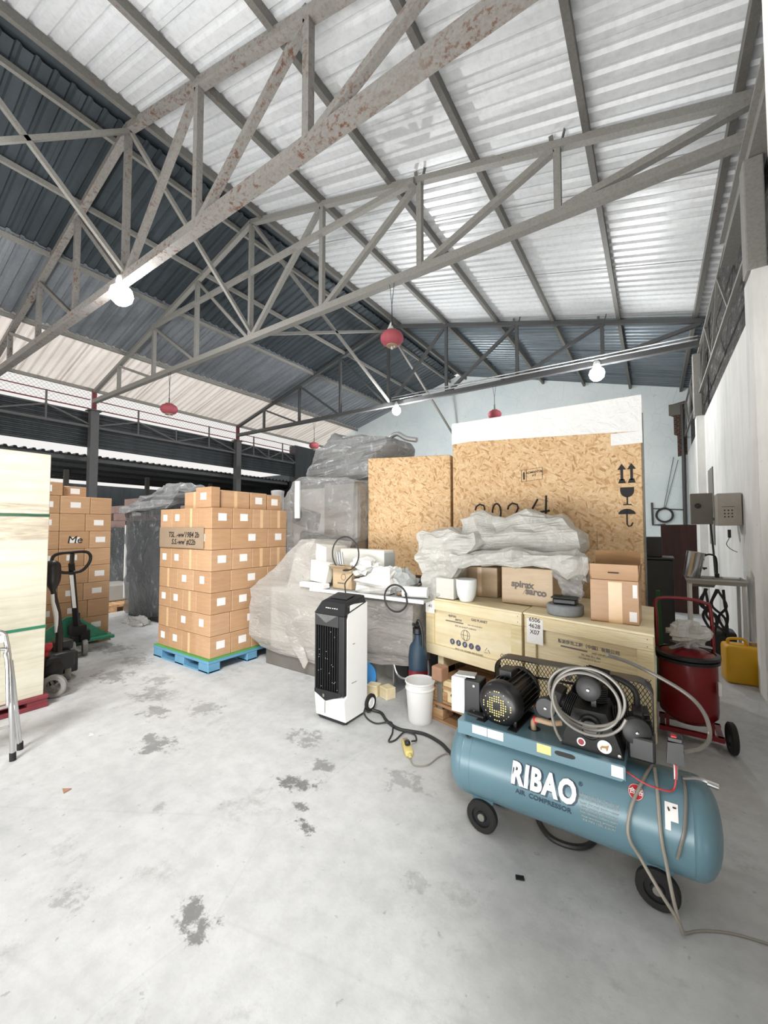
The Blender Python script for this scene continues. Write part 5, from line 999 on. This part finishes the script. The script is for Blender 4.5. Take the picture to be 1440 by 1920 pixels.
for a, b, nm, mt in ((-.768, -.695, 'warning_label', 'label'), (-.69, -.615, 'warning_label', 'label'), (-.462, -.402, 'yellow_label', 'yellowlight')):
    m = MB(); m.box(a, b, fy-.001, fy, PZ-.045, PZ-.006); o = m.build(nm, mt, K, world=True)
    if mt == 'label':
        m = MB()
        for i in range(4): m.box(a+.006, b-.008, fy-.0015, fy-.001, PZ-.014-i*.008, PZ-.012-i*.008)
        m.build('print_lines', 'foamgrey', o, world=True)
m = MB(); m.box(-.168, -.126, fy-.001, fy, PZ-.052, PZ-.008); m.build('white_label', 'label', K, world=True)
m = MB(); m.lathe([(0, 0), (.028, 0), (.028, .001), (0, .001)], (-.50, 2.04, PZ), seg=20); m.build('platform_hole', 'ink', K, world=True)
# feet, wheels
for x, s_ in ((-.738, 1), (-.02, 1)):
    m = MB(); m.prism([(x-.04, 1.995, .065), (x+.04, 1.995, .065), (x+.06, 1.96, .20), (x-.06, 1.96, .20)], 0, (0, .015, 0)); m.prism([(x-.06, 1.965, .19), (x+.06, 1.965, .19), (x+.06, 2.12, .13), (x-.06, 2.12, .13)], 0, (0, 0, .012)); m.box(x-.05, x+.05, 2.15, 2.165, .065, .16); m.cyl((x, 1.95, .076), (x, 2.22, .076), .009, 10)
    m.build('wheel_bracket', 'tank', K, world=True)
    for y in (1.968, 2.205): wheel(K, (x, y, .077), (.05, 1, 0), .076, .038, 'rubber', 'blackplastic', name='wheel')
    MB().lathe([(0, 0), (.017, 0), (.017, .012), (0, .013)], (x, 1.96, .077), (0, -1, 0), seg=12).build('axle_nut', 'hubgrey', K, world=True)
# electric motor
mo = Vector((-.66, 1.985, .625)); ax = Vector((.10, 1, .02)).normalized()
up = (Vector((0, 0, 1))-ax*ax.z).normalized(); si = ax.cross(up)
MB().lathe([(.0, -.012), (.05, -.012), (.078, -.008), (.098, .004), (.108, .02), (.110, .06), (.104, .064)], mo, ax, 40).build('fan_cowl', 'blackpaint', K, True, world=True)
m = MB(); m.lathe([(.088, .06), (.088, .29), (.07, .31), (.02, .315)], mo, ax, 32)
for i in range(26):
    a = 2*PI*i/26; d = up*math.cos(a)+si*math.sin(a); m.bar(mo+ax*.068+d*.096, mo+ax*.275+d*.096, .005, .022, d)
m.lathe([(.1, .275), (.108, .28), (.108, .30), (.09, .31)], mo, ax, 32); m.build('motor_body', 'blackpaint', K, world=True)
m = MB()
for i in range(-6, 7):
    for j in range(-6, 7):
        r = math.hypot(i, j)*.0115
        if .018 < r < .072: m.lathe([(0, 0), (.0038, 0), (.0038, .001), (0, .001)], mo-ax*(.0125-(.004 if r > .05 else 0))+up*j*.0115+si*i*.0115, -ax, seg=6)
m.build('cowl_hole', 'yellowlight', K, world=True)
for q in (-.08, .08): 
    m = MB(); m.obox(mo+si*q+ax*.10+Vector((0, 0, -.098)), (.045, .26, .02), -.1, bev=.003); m.cyl(mo+si*q+ax*.02+Vector((0, 0, -.09)), mo+si*q+ax*.02+Vector((0, 0, -.06)), .009, 8); m.build('motor_foot', 'blackpaint', K, world=True)
m = MB(); m.obox(mo+ax*.02+si*-.12+Vector((0, 0, -.095)), (.09, .05, .035), -.1, bev=.004); m.build('slide_bracket', 'disc', K, world=True)
m = MB(); m.obox(mo+ax*.16+Vector((-.01, 0, .115)), (.07, .09, .045), -.1, bev=.006); m.build('terminal_box', 'blackplastic', K, world=True)
# control box left of the motor
m = MB(); m.box(-.915, -.768, 2.03, 2.13, .520, .70, .004, 1); m.build('control_box', 'blackplastic', K, world=True)
m = MB(); m.box(-.922, -.850, 2.018, 2.128, .524, .705, .003, 1); m.build('control_box_cover', 'white', K, world=True)
MB().obox((-.86, 2.08, .709), (.10, .07, .008), .2).build('top_plate', 'alu', K, world=True)
for z in (.675, .545): MB().cyl((-.80, 2.026, z), (-.80, 2.0305, z), .006, 8).build('box_screw', 'alu', K, world=True)
MB().tube(spline([(-.84, 2.03, .52), (-.835, 1.98, .48), (-.80, 1.95, .45), (-.775, 1.94, .48), (-.775, 1.97, .53)], 4), .007, 8).build('motor_lead', 'cable', K, True, world=True)
# pump
pc = Vector((-.245, 2.06, .60))
m = MB(); m.loft([[(-.365, 1.965, PZ), (-.125, 1.965, PZ), (-.125, 2.20, PZ), (-.365, 2.20, PZ)], [(-.355, 1.968, PZ+.05), (-.14, 1.968, PZ+.05), (-.14, 2.20, PZ+.05), (-.355, 2.20, PZ+.05)], [(-.315, 1.985, .70), (-.19, 1.985, .70), (-.19, 2.19, .70), (-.315, 2.19, .70)]]); m.build('crankcase', 'castiron', K, world=True)
m = MB(); m.tube([(-.25+.04*math.cos(a), 1.972, .635+.045*math.sin(a)) for a in [2*PI*i/24 for i in range(24)]], .008, 8, True); m.lathe([(0, 0), (.028, 0), (.03, .004), (.0, .004)], (-.25, 1.972, .635), (0, -1, 0), seg=20); m.build('bearing_cover', 'blackpaint', K, True, world=True)
m = MB(); m.lathe([(0, 0), (.017, 0), (.017, .004), (0, .004)], (-.285, 1.968, .568), (0, -1, 0), seg=22); o = m.build('oil_gauge', 'label', K, world=True); MB().lathe([(0, .0041), (.012, .0041), (.012, .006), (0, .006)], (-.285, 1.968, .568), (0, -1, 0), seg=20).build('oil_window', 'redtank', o, world=True)
m = MB(); m.lathe([(0, 0), (.027, 0), (.027, .003), (0, .003)], (-.195, 1.967, .572), (0, -1, 0), seg=26); o = m.build('round_badge', 'label', K, world=True)
m = MB(); yb = 1.9632; m.prism([(-.212, yb, .566), (-.205, yb, .575), (-.190, yb, .577), (-.178, yb, .584), (-.180, yb, .574), (-.184, yb, .558), (-.188, yb, .557), (-.190, yb, .567), (-.204, yb, .566), (-.206, yb, .557), (-.210, yb, .557)], 0, (0, .0008, 0)); m.build('badge_animal', 'card_in', o, world=True)
m = MB(); m.lathe([(0, 0), (.007, 0), (.007, .006), (0, .008)], (-.14, 1.964, .552), (0, -1, 0), seg=6); m.build('bolt', 'alu', K, world=True)
def cylhead(base, d, L, name='cylinder'):
    d = Vector(d).normalized(); b = Vector(base); m = MB(); m.cyl(b, b+d*L, .036, 20)
    for i in range(7): m.lathe([(.055, 0), (.057, .002), (.055, .006)], b+d*(L*.25+i*L*.09), d, 22)
    m.build('cylinder', 'castiron', K, world=True)
    q = Matrix.Translation(b+d*(L+.022)) @ d.to_track_quat('Z', 'Y').to_matrix().to_4x4()
    m = MB(); n_ = m._box(-.052, .052, -.052, .052, -.022, .022, .006, 1)
    for v in n_: v.co = q @ v.co
    for i in range(5):
        n_ = m._box(-.05, .05, -.045+i*.021, -.041+i*.021, .022, .04)
        for v in n_: v.co = q @ v.co
    m.build('cylinder_head', 'castiron', K, world=True)
cylhead((-.25, 2.12, .68), (.02, .05, 1), .10); cylhead((-.30, 2.12, .64), (-1, .05, .32), .09); cylhead((-.19, 2.12, .63), (1, .05, .20), .10)
def airfilter(c, r, ax=(0, -1, .05)):
    c = Vector(c); axv = Vector(ax).normalized(); m = MB()
    m.lathe([(r*.85, -.035), (r*.97, -.03), (r, -.012), (r*.98, 0), (r*.9, .004), (.012, .006), (.0, .006)], c, axv, 36)
    o = m.build('air_filter', 'disc', K, True, world=True)
    MB().lathe([(0, .006), (.007, .006), (.006, .014), (0, .015)], c, axv, 6).build('wing_nut', 'chrome', o, world=True)
    m = MB(); m.obox(c+Vector((.02, .02, -r-.012)), (.02, .02, .035)); m.build('filter_neck', 'disc', K, world=True)
airfilter((-.262, 2.03, .775), .052); airfilter((-.447, 2.04, .645), .048); airfilter((-.080, 2.04, .634), .056, (.25, -1, .05))
MB().tube(spline([(-.44, 2.13, .72), (-.42, 2.15, .78), (-.34, 2.16, .80), (-.27, 2.14, .80)], 5), .013, 10).build('intercooler_pipe', 'castiron', K, True, world=True)
MB().tube(spline([(-.08, 2.15, .68), (-.09, 2.18, .76), (-.16, 2.18, .80), (-.23, 2.15, .80)], 5), .013, 10).build('intercooler_pipe', 'castiron', K, True, world=True)
m = MB(); m.obox((-.065, 2.08, .57), (.10, .10, .10), bev=.01); m.build('pressure_switch', 'blackplastic', K, world=True)
m = MB(); m.lathe([(0, -.01), (.10, -.01), (.125, -.014), (.13, 0), (.125, .014), (.10, .01), (0, .01)], (-.25, 2.29, .635), (0, 1, 0), 40)
m.build('flywheel', 'castiron', K, True, world=True)
# brass elbow at the platform hole
MB().tube(spline([(-.50, 2.03, .53), (-.50, 2.03, .575), (-.47, 2.02, .59), (-.42, 2.03, .585), (-.38, 2.05, .59)], 4), .013, 10).build('brass_elbow', 'lanterncap', K, True, world=True)
MB().lathe([(.014, -.006), (.017, -.006), (.017, .006), (.014, .006)], (-.49, 2.028, .583), (1, 0, .4), 14).build('red_collar', 'red', K, world=True)
# belt guard
gx0, gx1, gz0, gz1, gy = -.785, -.02, .48, .76, 2.36
def guardring(x0, x1, z0, z1, r, y, n=6):
    pts = []
    for cx, cz, a in ((x1-r, z1-r, 0), (x0+r, z1-r, PI/2)):
        for i in range(n+1): q = a+PI/2*i/n; pts.append((cx+r*math.cos(q), y, cz+r*math.sin(q)))
    return [(x1, y, z0)]+pts+[(x0, y, z0)]
P1 = guardring(gx0, gx1, gz0, gz1, .07, gy)
m = MB()
A = [[Vector(p)+Vector((0, dy, 0)) for p in guardring(gx0+i_, gx1-i_, gz0, gz1-i_, .07-i_*.6, gy)] for dy, i_ in ((-.045, 0), (-.045, .006), (.045, .006), (.045, 0))]
vsr = [[m.bm.verts.new(p) for p in ring] for ring in A]
for j in range(4):
    a_, b_ = vsr[j], vsr[(j+1) % 4]
    for i in range(len(a_)-1): m.bm.faces.new((a_[i], a_[i+1], b_[i+1], b_[i]))
m.tube([(gx0+.03, gy-.04, gz0), (gx0+.03, gy-.04, gz1-.05)], .006, 6); m.tube([(gx0+.18, gy-.045, .68), (gx1-.3, gy-.045, .69)], .007, 6); m.box(gx0, gx1, gy-.045, gy+.045, gz0-.006, gz0)
m.build('guard_frame', 'blackpaint', K, world=True)
m = MB(); n = 42
for i in range(-14, n):
    for s_ in (1, -1):
        a0 = gx0+i*.019; pts = []
        xs0, xs1 = a0, a0+.27*.62
        z0_, z1_ = gz0, gz1-.008
        if s_ < 0: z0_, z1_ = z1_, z0_
        ta, tb = 0., 1.
        if xs0 < gx0+.008: ta = (gx0+.008-xs0)/(xs1-xs0)
        if xs1 > gx1-.008: tb = (gx1-.008-xs0)/(xs1-xs0)
        if ta >= tb: continue
        m.bar((xs0+(xs1-xs0)*ta, gy+.04, z0_+(z1_-z0_)*ta), (xs0+(xs1-xs0)*tb, gy+.04, z0_+(z1_-z0_)*tb), .003, .002, (0, 1, 0))
m.build('guard_mesh', 'wire', K, world=True)
# right end fittings
MB().tube(spline([(.05, 2.02, .495), (.05, 2.03, .54), (.045, 2.03, .56)], 3), .008, 8).build('outlet_pipe', 'alu', K, True, world=True)
m = MB(); m.loft([[(.020, 2.0, .56), (.078, 2.0, .56), (.078, 2.05, .56), (.020, 2.05, .56)], [(.026, 2.005, .64), (.076, 2.005, .645), (.076, 2.045, .645), (.026, 2.045, .64)]]); m.build('grey_regulator', 'disc', K, world=True)
m = MB(); m.box(.024, .076, 2.0, 2.05, .645, .665, .004, 1); o = m.build('switch_top', 'blackplastic', K, world=True); MB().box(.036, .056, 1.998, 2.02, .664, .672, .002, 1).build('red_button', 'red', o, world=True)
MB().tube(spline([(-.12, 1.97, .495), (-.05, 1.955, .475), (.02, 1.97, .465), (.043, 1.985, .475), (.05, 1.99, .52), (.05, 2.0, .56)], 5), .0035, 8).build('red_tube', 'redhose', K, True, world=True)
m = MB(); m.tube(spline([(.07, 2.03, .50), (.12, 2.05, .505), (.165, 2.05, .50)], 4), .009, 8); m.cyl((.15, 2.05, .50), (.185, 2.05, .495), .012, 10); m.build('valve_pipe', 'chrome', K, True, world=True)
# hoses: coil over the pump and straps round the tank
coil = []
for i in range(0, 86):
    a = 2*PI*i/22+.6; r = .134+.012*math.sin(i*.31); coil.append((-.262+(r)*math.cos(a)+.012*math.sin(i*.17), 1.93+.012*math.sin(i*.23)-.0005*i, .770+(r*.92)*math.sin(a)-.010*math.sin(i*.11)))
coil = [(-.365, 1.955, .555), (-.385, 1.945, .60), (-.40, 1.94, .68)]+coil[9:]
cable('air_hose', coil, .0062, 'hose', 'cloudy plastic air hose coiled over the compressor pump', 'hose', 3)
cable('air_hose', [(-.20, 2.2, .895), (-.12, 2.3, .85), (-.01, 2.33, .80), (.11, 2.3, .745), (.165, 2.25, .69), (.175, 2.2, .62), (.14, 2.12, .60), (.075, 2.04, .60)], .0085, 'hose', 'cloudy air hose arching from behind the belt guard to the regulator', 'hose')
cable('air_hose', [(-.03, 2.08, .498), (-.06, 1.98, .475), (-.10, 1.90, .395), (-.11, 1.875, .30), (-.07, 1.885, .22), (-.01, 1.85, .15), (.04, 1.86, .07), (.055, 1.88, .012)], .0065, 'greycable', 'pale grey hose hanging round the compressor tank, left strand', 'hose')
cable('air_hose', [(-.02, 2.05, .500), (-.012, 1.95, .455), (-.005, 1.885, .345), (.01, 1.885, .24), (.03, 1.86, .13), (.05, 1.87, .04), (.06, 1.89, .012)], .0065, 'greycable', 'pale grey hose hanging straight down the compressor tank front, middle strand', 'hose')
cable('air_hose', [(.075, 2.06, .498), (.078, 1.97, .47), (.07, 1.90, .39), (.055, 1.885, .32), (.045, 1.89, .27)], .006, 'hose', 'short pale hose strand at the right end of the compressor tank', 'hose')
cable('thin_cord', [(.055, 1.89, .008), (.12, 1.95, .005), (.22, 2.0, .005), (.36, 2.03, .005), (.55, 2.08, .005)], .004, 'greycable', 'thin pale cord trailing on the floor from the compressor wheel to the right', 'cord')
# ================================================================== RIGHT SIDE ITEMS
t = thing('pressure_tank_cart', 'dark red round tank on a wheeled cart, right of the crates', 'tank', (.17, 3.62, 0))
c = (.175, 3.62, .14)
MB().lathe([(.02, 0), (.12, .01), (.168, .06), (.172, .10), (.172, .40), (.165, .44)], c, seg=40).build('drum', 'redtank', t, True, world=True)
m = MB(); m.lathe([(.165, .42), (.186, .425), (.188, .445), (.176, .45), (.19, .455), (.19, .475), (.165, .48)], c, seg=40, cap=False); m.build('rim', 'blackplastic', t, True, world=True)
MB().lathe([(0, .465), (.16, .462), (.17, .455), (.17, .47), (.10, .50), (0, .51)], c, seg=36, cap=False).build('lid', 'redtank', t, True, world=True)
MB().tube(spline([(.0, 3.72, .55), (.0, 3.73, .80), (-.005, 3.74, .93), (.03, 3.75, .965), (.16, 3.75, .975), (.29, 3.75, .955), (.325, 3.74, .90), (.335, 3.73, .55)], 5), .012, 10).build('tube_handle', 'redtank', t, True, world=True)
m = MB()
for a in (.3, 2.2, 4.0): m.bar((.175+.03*math.cos(a), 3.62+.03*math.sin(a), .67), (.175+.15*math.cos(a), 3.62+.15*math.sin(a), .655), .022, .012)
m.cyl((.175, 3.62, .64), (.175, 3.62, .69), .03, 12); m.bar((.10, 3.52, .67), (.17, 3.58, .71), .008); m.build('lid_clamp', 'alu', t, world=True)
m = MB(); m.bar((.0, 3.52, .09), (.36, 3.52, .09), .03); m.bar((.0, 3.74, .09), (.36, 3.74, .09), .03); m.bar((.02, 3.5, .09), (.02, 3.76, .09), .03); m.bar((.34, 3.5, .09), (.34, 3.76, .09), .03)
for q in ((.05, 3.55), (.30, 3.55), (.05, 3.7), (.30, 3.7)): m.bar((q[0], q[1], .09), (q[0], q[1], .19), .02)
m.build('cart_frame', 'redtank', t, world=True)
wheel(t, (.40, 3.56, .10), (1, .1, 0), .10, .04, 'rubber', 'disc'); wheel(t, (-.04, 3.74, .10), (1, .1, 0), .10, .04, 'rubber', 'disc')
m = MB(); m.box(.333, .35, 3.5, 3.54, .38, .46); m.build('side_label', 'label', t, world=True)
lumpy('crumpled_bag', 'crumpled cream plastic bag lying on the red tank lid', 'bag', [rr(.10, .27, 3.54, 3.68, .70), rr(.07, .30, 3.52, 3.70, .76), rr(.13, .24, 3.56, 3.66, .82)], 'film_white', 3, .035, 14, 2)
t = thing('jerrycan', 'yellow plastic jerrycan on the floor against the right wall', 'jerrycan', (.68, 5.25, 0), .1)
MB().box(-.14, .14, -.11, .11, 0, .36, .03, 3).build('body', 'yellow', t, True)
MB().tube(spline([(-.10, 0, .36), (-.09, 0, .405), (.02, 0, .41), (.04, 0, .36)], 4), .014, 8).build('grip', 'yellow', t, True)
MB().lathe([(.03, 0), (.03, .035), (.02, .04)], (.09, 0, .355), seg=16).build('cap', 'lanterncap', t, True)
# sink unit
t = thing('sink_unit', 'small stainless sink on a white frame by the right wall', 'sink', (.58, 6.2, 0))
m = MB(); m.loft([ [(.30, 6.0, .90), (.86, 6.0, .90), (.86, 6.45, .90), (.30, 6.45, .90)], [(.32, 6.02, .84), (.84, 6.02, .84), (.84, 6.44, .84), (.32, 6.44, .84)]], False, True); m.box(.30, .86, 5.99, 6.0, .885, .905); m.build('counter', 'stainless', t, world=True)
m = MB(); m.loft([[(.34, 6.06, .885), (.60, 6.06, .885), (.60, 6.38, .885), (.34, 6.38, .885)], [(.37, 6.1, .80), (.57, 6.1, .80), (.57, 6.34, .80), (.37, 6.34, .80)]], False, True); m.build('basin', 'stainless_d', t, world=True)
for x, y in ((.33, 6.03), (.81, 6.03), (.81, 6.40), (.33, 6.40)): MB().box(x, x+.03, y, y+.03, 0, .84).build('leg', 'whiteplastic', t, world=True)
m = MB(); m.tube(spline([(.62, 6.3, .90), (.62, 6.3, 1.08), (.60, 6.27, 1.16), (.54, 6.24, 1.18), (.49, 6.22, 1.15), (.485, 6.21, 1.11)], 5), .011, 10); m.cyl((.62, 6.3, .90), (.62, 6.3, .95), .022, 14); m.build('tap', 'blackpaint', t, True, world=True)
m = MB(); m.cyl((.50, 6.35, 1.0), (.50, 6.30, 1.0), .014, 12); m.obox((.50, 6.28, 1.01), (.05, .02, .02)); tag(m.build('wall_valve', 'blackplastic'), 'small black valve above the sink basin', 'valve')
t = thing('steel_duct_piece', 'leaning silvery steel duct cylinder standing on the sink basin', 'duct', (.40, 6.25, .90))
MB().lathe([(.085, 0), (.095, .30), (.098, .305), (.093, .305), (.08, 0)], (.37, 6.25, .905), (.18, 0, 1), 32, False).build('tube', 'chrome', t, True, world=True)
m = MB(); m.box(.66, .80, 6.08, 6.2, .907, .925, .006); tag(m.build('soap_tray', 'paper'), 'flat white cloth on the right of the sink', 'cloth')
t = thing('pump_assembly', 'black tangle of pump and hoses under the sink', 'pump', (.58, 6.25, 0))
m = MB(); m.box(.42, .76, 6.08, 6.36, .0, .30, .03); m.build('pump_housing', 'darkmach', t, world=True); m = MB()
random.seed(3)
for i in range(7):
    a = random.uniform(.42, .7); m.tube(spline([(a, 6.12, .78), (a+random.uniform(-.08, .1), 6.08, .6), (a+random.uniform(-.1, .1), 6.1, .45), (a+random.uniform(-.05, .15), 6.07, .25)], 5), .014, 8)
m.build('pump_hose', 'blackplastic', t, True, world=True)
# electrical boxes on the wall and post
t = thing('electrical_box', 'olive grey electrical box with round black switch on the pilaster', 'electrical box', (.62, 6.95, 1.8))
MB().box(.42, .66, 6.90, 7.02, 1.55, 1.97, .006, 1).build('enclosure', 'olivebox', t, world=True); MB().lathe([(0, 0), (.035, 0), (.03, .02), (0, .022)], (.50, 6.90, 1.80), (0, -1, 0), 16).build('switch_knob', 'blackplastic', t, world=True)
m = MB(); m.box(.66, .9, 6.96, 7.0, 1.6, 1.64); m.build('wall_bracket', 'steel_dark', t, world=True)
t = thing('electrical_box', 'beige electrical box with vent holes fixed to the right wall', 'electrical box', (.78, 6.6, 1.8))
MB().box(.66, .89, 6.45, 6.75, 1.53, 1.93, .006, 1).build('enclosure', 'beigebox', t, world=True)
m = MB()
for i in range(3):
    for j in range(3): m.box(.72+i*.035, .735+i*.035, 6.447, 6.45, 1.63+j*.04, 1.645+j*.04)
m.build('vent_hole', 'ink', t, world=True); MB().box(.70, .82, 6.447, 6.45, 1.76, 1.765).build('seam', 'ink', t, world=True)
m = MB(); m.tube([(.63, 6.92, 1.56), (.64, 6.8, 1.2), (.62, 6.45, .90)], .012, 8); tag(m.build('black_conduit', 'blackplastic', None, True), 'black pole running down from the electrical boxes to the sink', 'pipe')
m = MB(); m.obox((.77, 6.5, 1.43), (.03, .03, .10)); m.tube(spline([(.77, 6.5, 1.38), (.74, 6.5, 1.30), (.78, 6.5, 1.24), (.85, 6.6, 1.20)], 4), .004, 6); tag(m.build('hanging_torch', 'blackplastic'), 'small black handset hanging under the beige box', 'handset')
# pieces toward the back right
m = MB(); m.box(.10, .62, 8.9, 8.95, 0, 1.56, .004, 1); tag(m.build('brown_board', 'darkwood'), 'tall dark red-brown board standing beyond the crates by the right wall', 'board')
t = thing('black_cabinet', 'black cabinet with shelf standing just behind the marked OSB crate at right', 'cabinet', (.05, 6.6, 0))
MB().box(-.25, .20, 6.4, 6.9, 0, 1.08, .01).build('cabinet_body', 'darkmach', t, world=True); MB().box(-.25, .21, 6.38, 6.92, 1.09, 1.11).build('shelf', 'disc', t, world=True)
m = MB(); m.box(-.2, .08, 6.5, 6.8, 1.112, 1.38, .01); tag(m.build('black_case', 'blackplastic'), 'small black case on top of the black cabinet', 'case')
m = MB(); m.prism([(-.01, 4.25, .0), (.06, 4.25, .0), (.03, 4.25, .95), (-.0, 4.25, .95)], 0, (0, .08, 0)); tag(m.build('green_fabric_roll', 'greenmesh'), 'dark green fabric strip beside the wrapped crate', 'fabric')
m = MB(); m.prism([(x, YB-.012, z) for x, z in [(.52, 5.35), (.90, 5.42), (.90, 3.75), (.66, 3.7), (.66, 4.35), (.58, 4.4), (.58, 4.95), (.50, 5.0)]], 0, (0, .01, 0)); struct(m.build('trim_3', 'brick'))
m = MB(); m.box(.46, .90, YB-.05, YB-.013, 5.0, 5.35, .01); tag(m.build('concrete_ledge', 'olivebox'), 'dark ledge above the exposed brick at the far right corner', 'ledge')
m = MB(); m.tube([(.80, YB-.06, 5.3), (.80, YB-.06, 3.6), (.79, YB-.06, 1.6)], .05, 10); tag(m.build('drain_pipe', 'pipe', None, True), 'dark pipe running down the far right corner of the back wall', 'pipe')
m = MB(); [m.tube([(.28+(.20+.01*i)*math.cos(q), YB-.04-.012*i, 1.90+(.20+.01*i)*math.sin(q)) for q in [2*PI*j/22 for j in range(22)]], .02, 6, True) for i in range(3)]; tag(m.build('cable_coil', 'cable', None, True), 'black cable coil hanging on the back wall right of the OSB crate', 'cable')
m = MB(); m.tube([(-.06, YB-.03, 2.12), (.76, YB-.03, 2.06)], .015, 6); m.tube([(-.04, YB-.03, 2.3), (-.03, YB-.03, 1.6), (.3, YB-.03, 1.6)], .03, 6); tag(m.build('wall_conduit', 'pipe', None, True), 'thin dark conduit along the back wall at right', 'pipe')
m = MB(); m.tube([(.55, YB-.03, 3.7), (.26, YB-.03, 2.1)], .008, 5); m.tube([(.66, YB-.03, 3.6), (.30, YB-.03, 2.1)], .008, 5); tag(m.build('wall_rope', 'pipe'), 'thin cords hanging from the brick patch to the cable coil', 'cord')
m = MB(); m.box(.885, .899, 9.2, 9.9, 1.2, 2.6); tag(m.build('wall_niche_panel', 'olivebox'), 'grey recessed panel on the right wall beyond the pilaster', 'panel')
m = MB(); m.obox((-.51, 1.80, .004), (.035, .02, .006), .4); tag(m.build('black_chip', 'blackplastic'), 'tiny black chip lying alone on the floor left of the compressor wheel', 'debris')
m = MB(); m.prism([(-2.85, .93, .001), (-2.80, .92, .001), (-2.81, .96, .001)], 0, (0, 0, .006)); tag(m.build('dry_leaf', 'brown'), 'small dry leaf on the floor at left', 'leaf')
m = MB(); m.prism([(-3.45, 1.28, .001), (-3.41, 1.26, .001), (-3.40, 1.29, .001), (-3.43, 1.29, .001)], 0, (0, 0, .006)); tag(m.build('paper_scrap', 'paper'), 'small white paper scrap on the floor left of the cooler', 'scrap')
